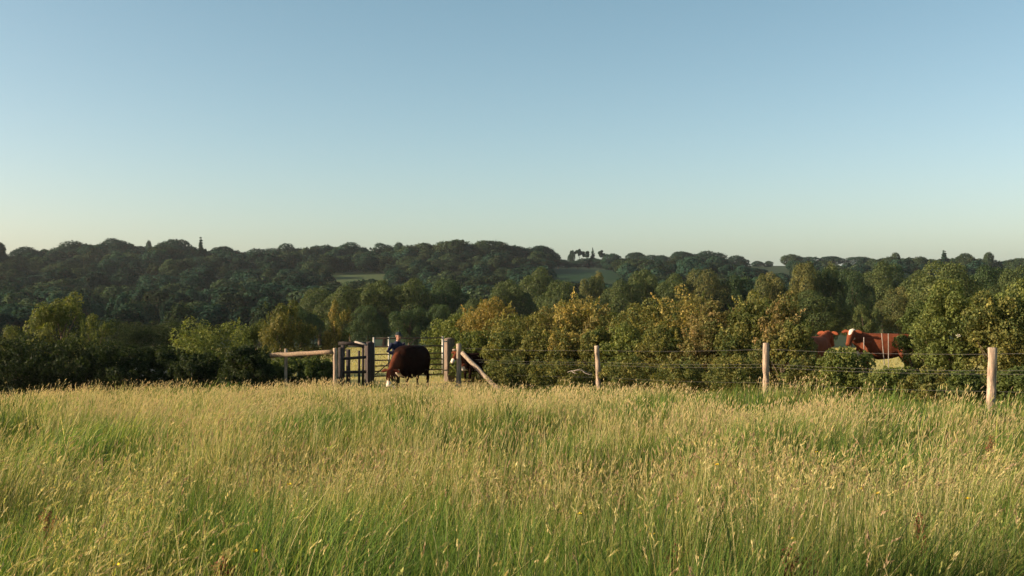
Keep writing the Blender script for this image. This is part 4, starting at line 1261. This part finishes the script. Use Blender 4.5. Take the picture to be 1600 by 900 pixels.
def pasture():
    """short turf beyond the fence"""
    rng = np.random.RandomState(8)
    N = 90000
    y = 15 + 75 * rng.rand(N) ** 1.5; x = rng.uniform(-0.5, 0.62, N) * y
    k = y > np.interp(x, EDGE_X, EDGE_Y) + 0.4
    x, y = x[k], y[k]; n = len(x)
    base = np.stack([x, y, gz(x, y) - 0.01], 1)
    c = np.array((0.33, 0.285, 0.10)) * rng.uniform(0.7, 1.25, (n, 1)) * (0.7 + 0.6 * fbm(x, y, 71, 4.0))[:, None]
    v, q, cc, _, _ = ribbons(base, rng.uniform(0.05, 0.16, n), 0.02 * y / 30, rng.normal(size=(n, 2)) * 0.5, rng.uniform(0, 6.28, n), c * 0.9, c, 2)
    me = np_mesh("pasture_grass", v, q, cc, False, [M_GRASS])
    tag(obj("pasture_grass", me), "short sunlit grazed grass beyond the gate and fence", "grass", None, "stuff")
pasture()

# ------------------------------------------------------------------ buttercups and docks in the meadow
def meadow_point(px, py, lift):
    k = (py - HORIZON) / F - 0.06
    y = (CAM_H - lift) / k
    x = X(px, y)
    return x, y, float(gz(x, y))

def buttercup(px, py, label):
    h = 0.5
    x, y, g = meadow_point(px, py, h)
    o = empty("buttercup", (x, y, g))
    MB().loft([(0, 0, 0), (0.01, 0.01, h * 0.5), (0.0, -0.01, h)], [0.0022, 0.002, 0.0016], 6).build("stem", M_STEM, o)
    v = []; q = []
    for i in range(5):
        a = i * 2 * math.pi / 5
        d = np.array((math.cos(a), math.sin(a), 0)); s = np.array((-math.sin(a), math.cos(a), 0)); up = np.array((0, 0, 1.0))
        c = np.array((0, -0.01, h))
        b = len(v)
        v += [c, c + d * 0.010 + s * 0.009 + up * 0.006, c + d * 0.017 + up * 0.013, c + d * 0.010 - s * 0.009 + up * 0.006]
        q.append((b, b + 1, b + 2, b + 3))
    obj("petals", np_mesh("petals", np.array(v), np.array(q), np.full((len(v), 3), (0.85, 0.58, 0.02)), False, [M_PETAL]), o)
    tag(o, label, "flower", "buttercups among the meadow grass")
M_STEM = plain_material("flower_stem", (0.10, 0.14, 0.04), 0.7, 0, 0.1)
for px, py, lab in [(1372, 772, "yellow buttercup beside the dark tuft at the right"), (1346, 765, "yellow buttercup left of the dark tuft at the right"), (1275, 706, "small buttercup in the pale grass right of the centre tuft"),
                    (1120, 730, "small buttercup left of the tall golden tuft"), (82, 762, "yellow buttercup in the green grass at the left edge"), (398, 868, "yellow buttercup low in the foreground below the rail fence"),
                    (905, 812, "buttercup in the lush patch below the middle of the meadow"), (1018, 842, "buttercup at the right of the lush middle patch"), (452, 762, "lone buttercup in the olive grass left of the centre"),
                    (1512, 778, "buttercup near the right edge of the meadow"), (182, 888, "buttercup at the bottom left corner of the meadow"), (1236, 848, "buttercup beside the rusty dock heads")]:
    buttercup(px, py, lab)

def dock(px, py, h, seed, label):
    rng = np.random.RandomState(seed)
    x, y, g = meadow_point(px, py, h)
    o = empty("dock_plant", (x, y, g), rng.rand() * 6)
    MB().loft([(0, 0, 0), (0.01, 0, h * 0.5), (0.02, 0.01, h)], [0.004, 0.0035, 0.002], 6).build("stem", M_STEM, o)
    n = 420
    V, C = [], []
    for k in range(5):
        a = rng.rand() * 6.28; z0 = h * (0.5 + 0.09 * k); L = h * (0.34 - 0.04 * k)
        d = np.array((math.cos(a) * 0.35, math.sin(a) * 0.35, 1.0)); d /= np.linalg.norm(d)
        if k == 4: d = np.array((0.04, 0.02, 1.0))
        t = rng.rand(n // 5)
        whorl = np.round(t * 9) / 9
        p = np.array((0.012, 0.003, z0)) + d * (whorl * L)[:, None] + rng.normal(size=(n // 5, 3)) * (0.011, 0.011, 0.006)
        nn = rng.normal(size=(n // 5, 3)); nn /= np.linalg.norm(nn, axis=1)[:, None]
        V.append(leaf_quads(p, nn, 0.012 + 0.006 * rng.rand(n // 5), rng, 0.8))
        C.append(np.repeat(np.array((0.24, 0.115, 0.065)) * rng.uniform(0.7, 1.3, (n // 5, 1)), 4, 0))
    V = np.concatenate(V)
    obj("seed_spike", np_mesh("seed_spike", V, np.arange(len(V)).reshape(-1, 4), np.concatenate(C), False, [M_GRASS]), o)
    # broad basal leaves
    b = np.zeros((7, 3)); 
    v, q, c, _, _ = ribbons(b, rng.uniform(0.2, 0.32, 7), np.full(7, 0.06), rng.normal(size=(7, 2)) * 0.6, rng.uniform(0, 6.28, 7), np.tile((0.08, 0.12, 0.03), (7, 1)), np.tile((0.12, 0.15, 0.04), (7, 1)), 5, 2.5)
    obj("leaf", np_mesh("leaf", v, q, c, True, [M_GRASS]), o)
    tag(o, label, "weed", "rusty docks in the meadow")
for px, py, h, sd, lab in [(1238, 872, 0.55, 1, "rusty dock seed head at the bottom edge right of centre"), (1275, 880, 0.52, 2, "darker dock seed head right beside the rusty one"), (1060, 862, 0.5, 3, "reddish dock among pale grass below the second wire post"),
                           (70, 800, 0.5, 4, "brown dock at the left edge of the foreground"), (1440, 812, 0.52, 5, "brown dock by the dark tuft at the right"), (1545, 690, 0.55, 6, "pinkish brown dock below the thickest fence post"), (345, 880, 0.5, 7, "brown dock in the bottom left part of the meadow")]:
    dock(px, py, h, sd, lab)

# ------------------------------------------------------------------ air
def haze():
    m = bpy.data.materials.new("hazy_air"); m.use_nodes = True
    nt = m.node_tree; nt.nodes.clear()
    out = nt.nodes.new("ShaderNodeOutputMaterial"); v = nt.nodes.new("ShaderNodeVolumePrincipled")
    v.inputs["Color"].default_value = (0.82, 0.92, 1.0, 1); v.inputs["Density"].default_value = 0.00008; v.inputs["Anisotropy"].default_value = 0.2
    nt.links.new(v.outputs[0], out.inputs["Volume"])
    mb = MB().box((0, 0, 31), (10400, 10400, 88))
    o = mb.build("haze", m, None, False)
    tag(o, "thin pale summer haze over the valley", "haze", None, "stuff")
haze()
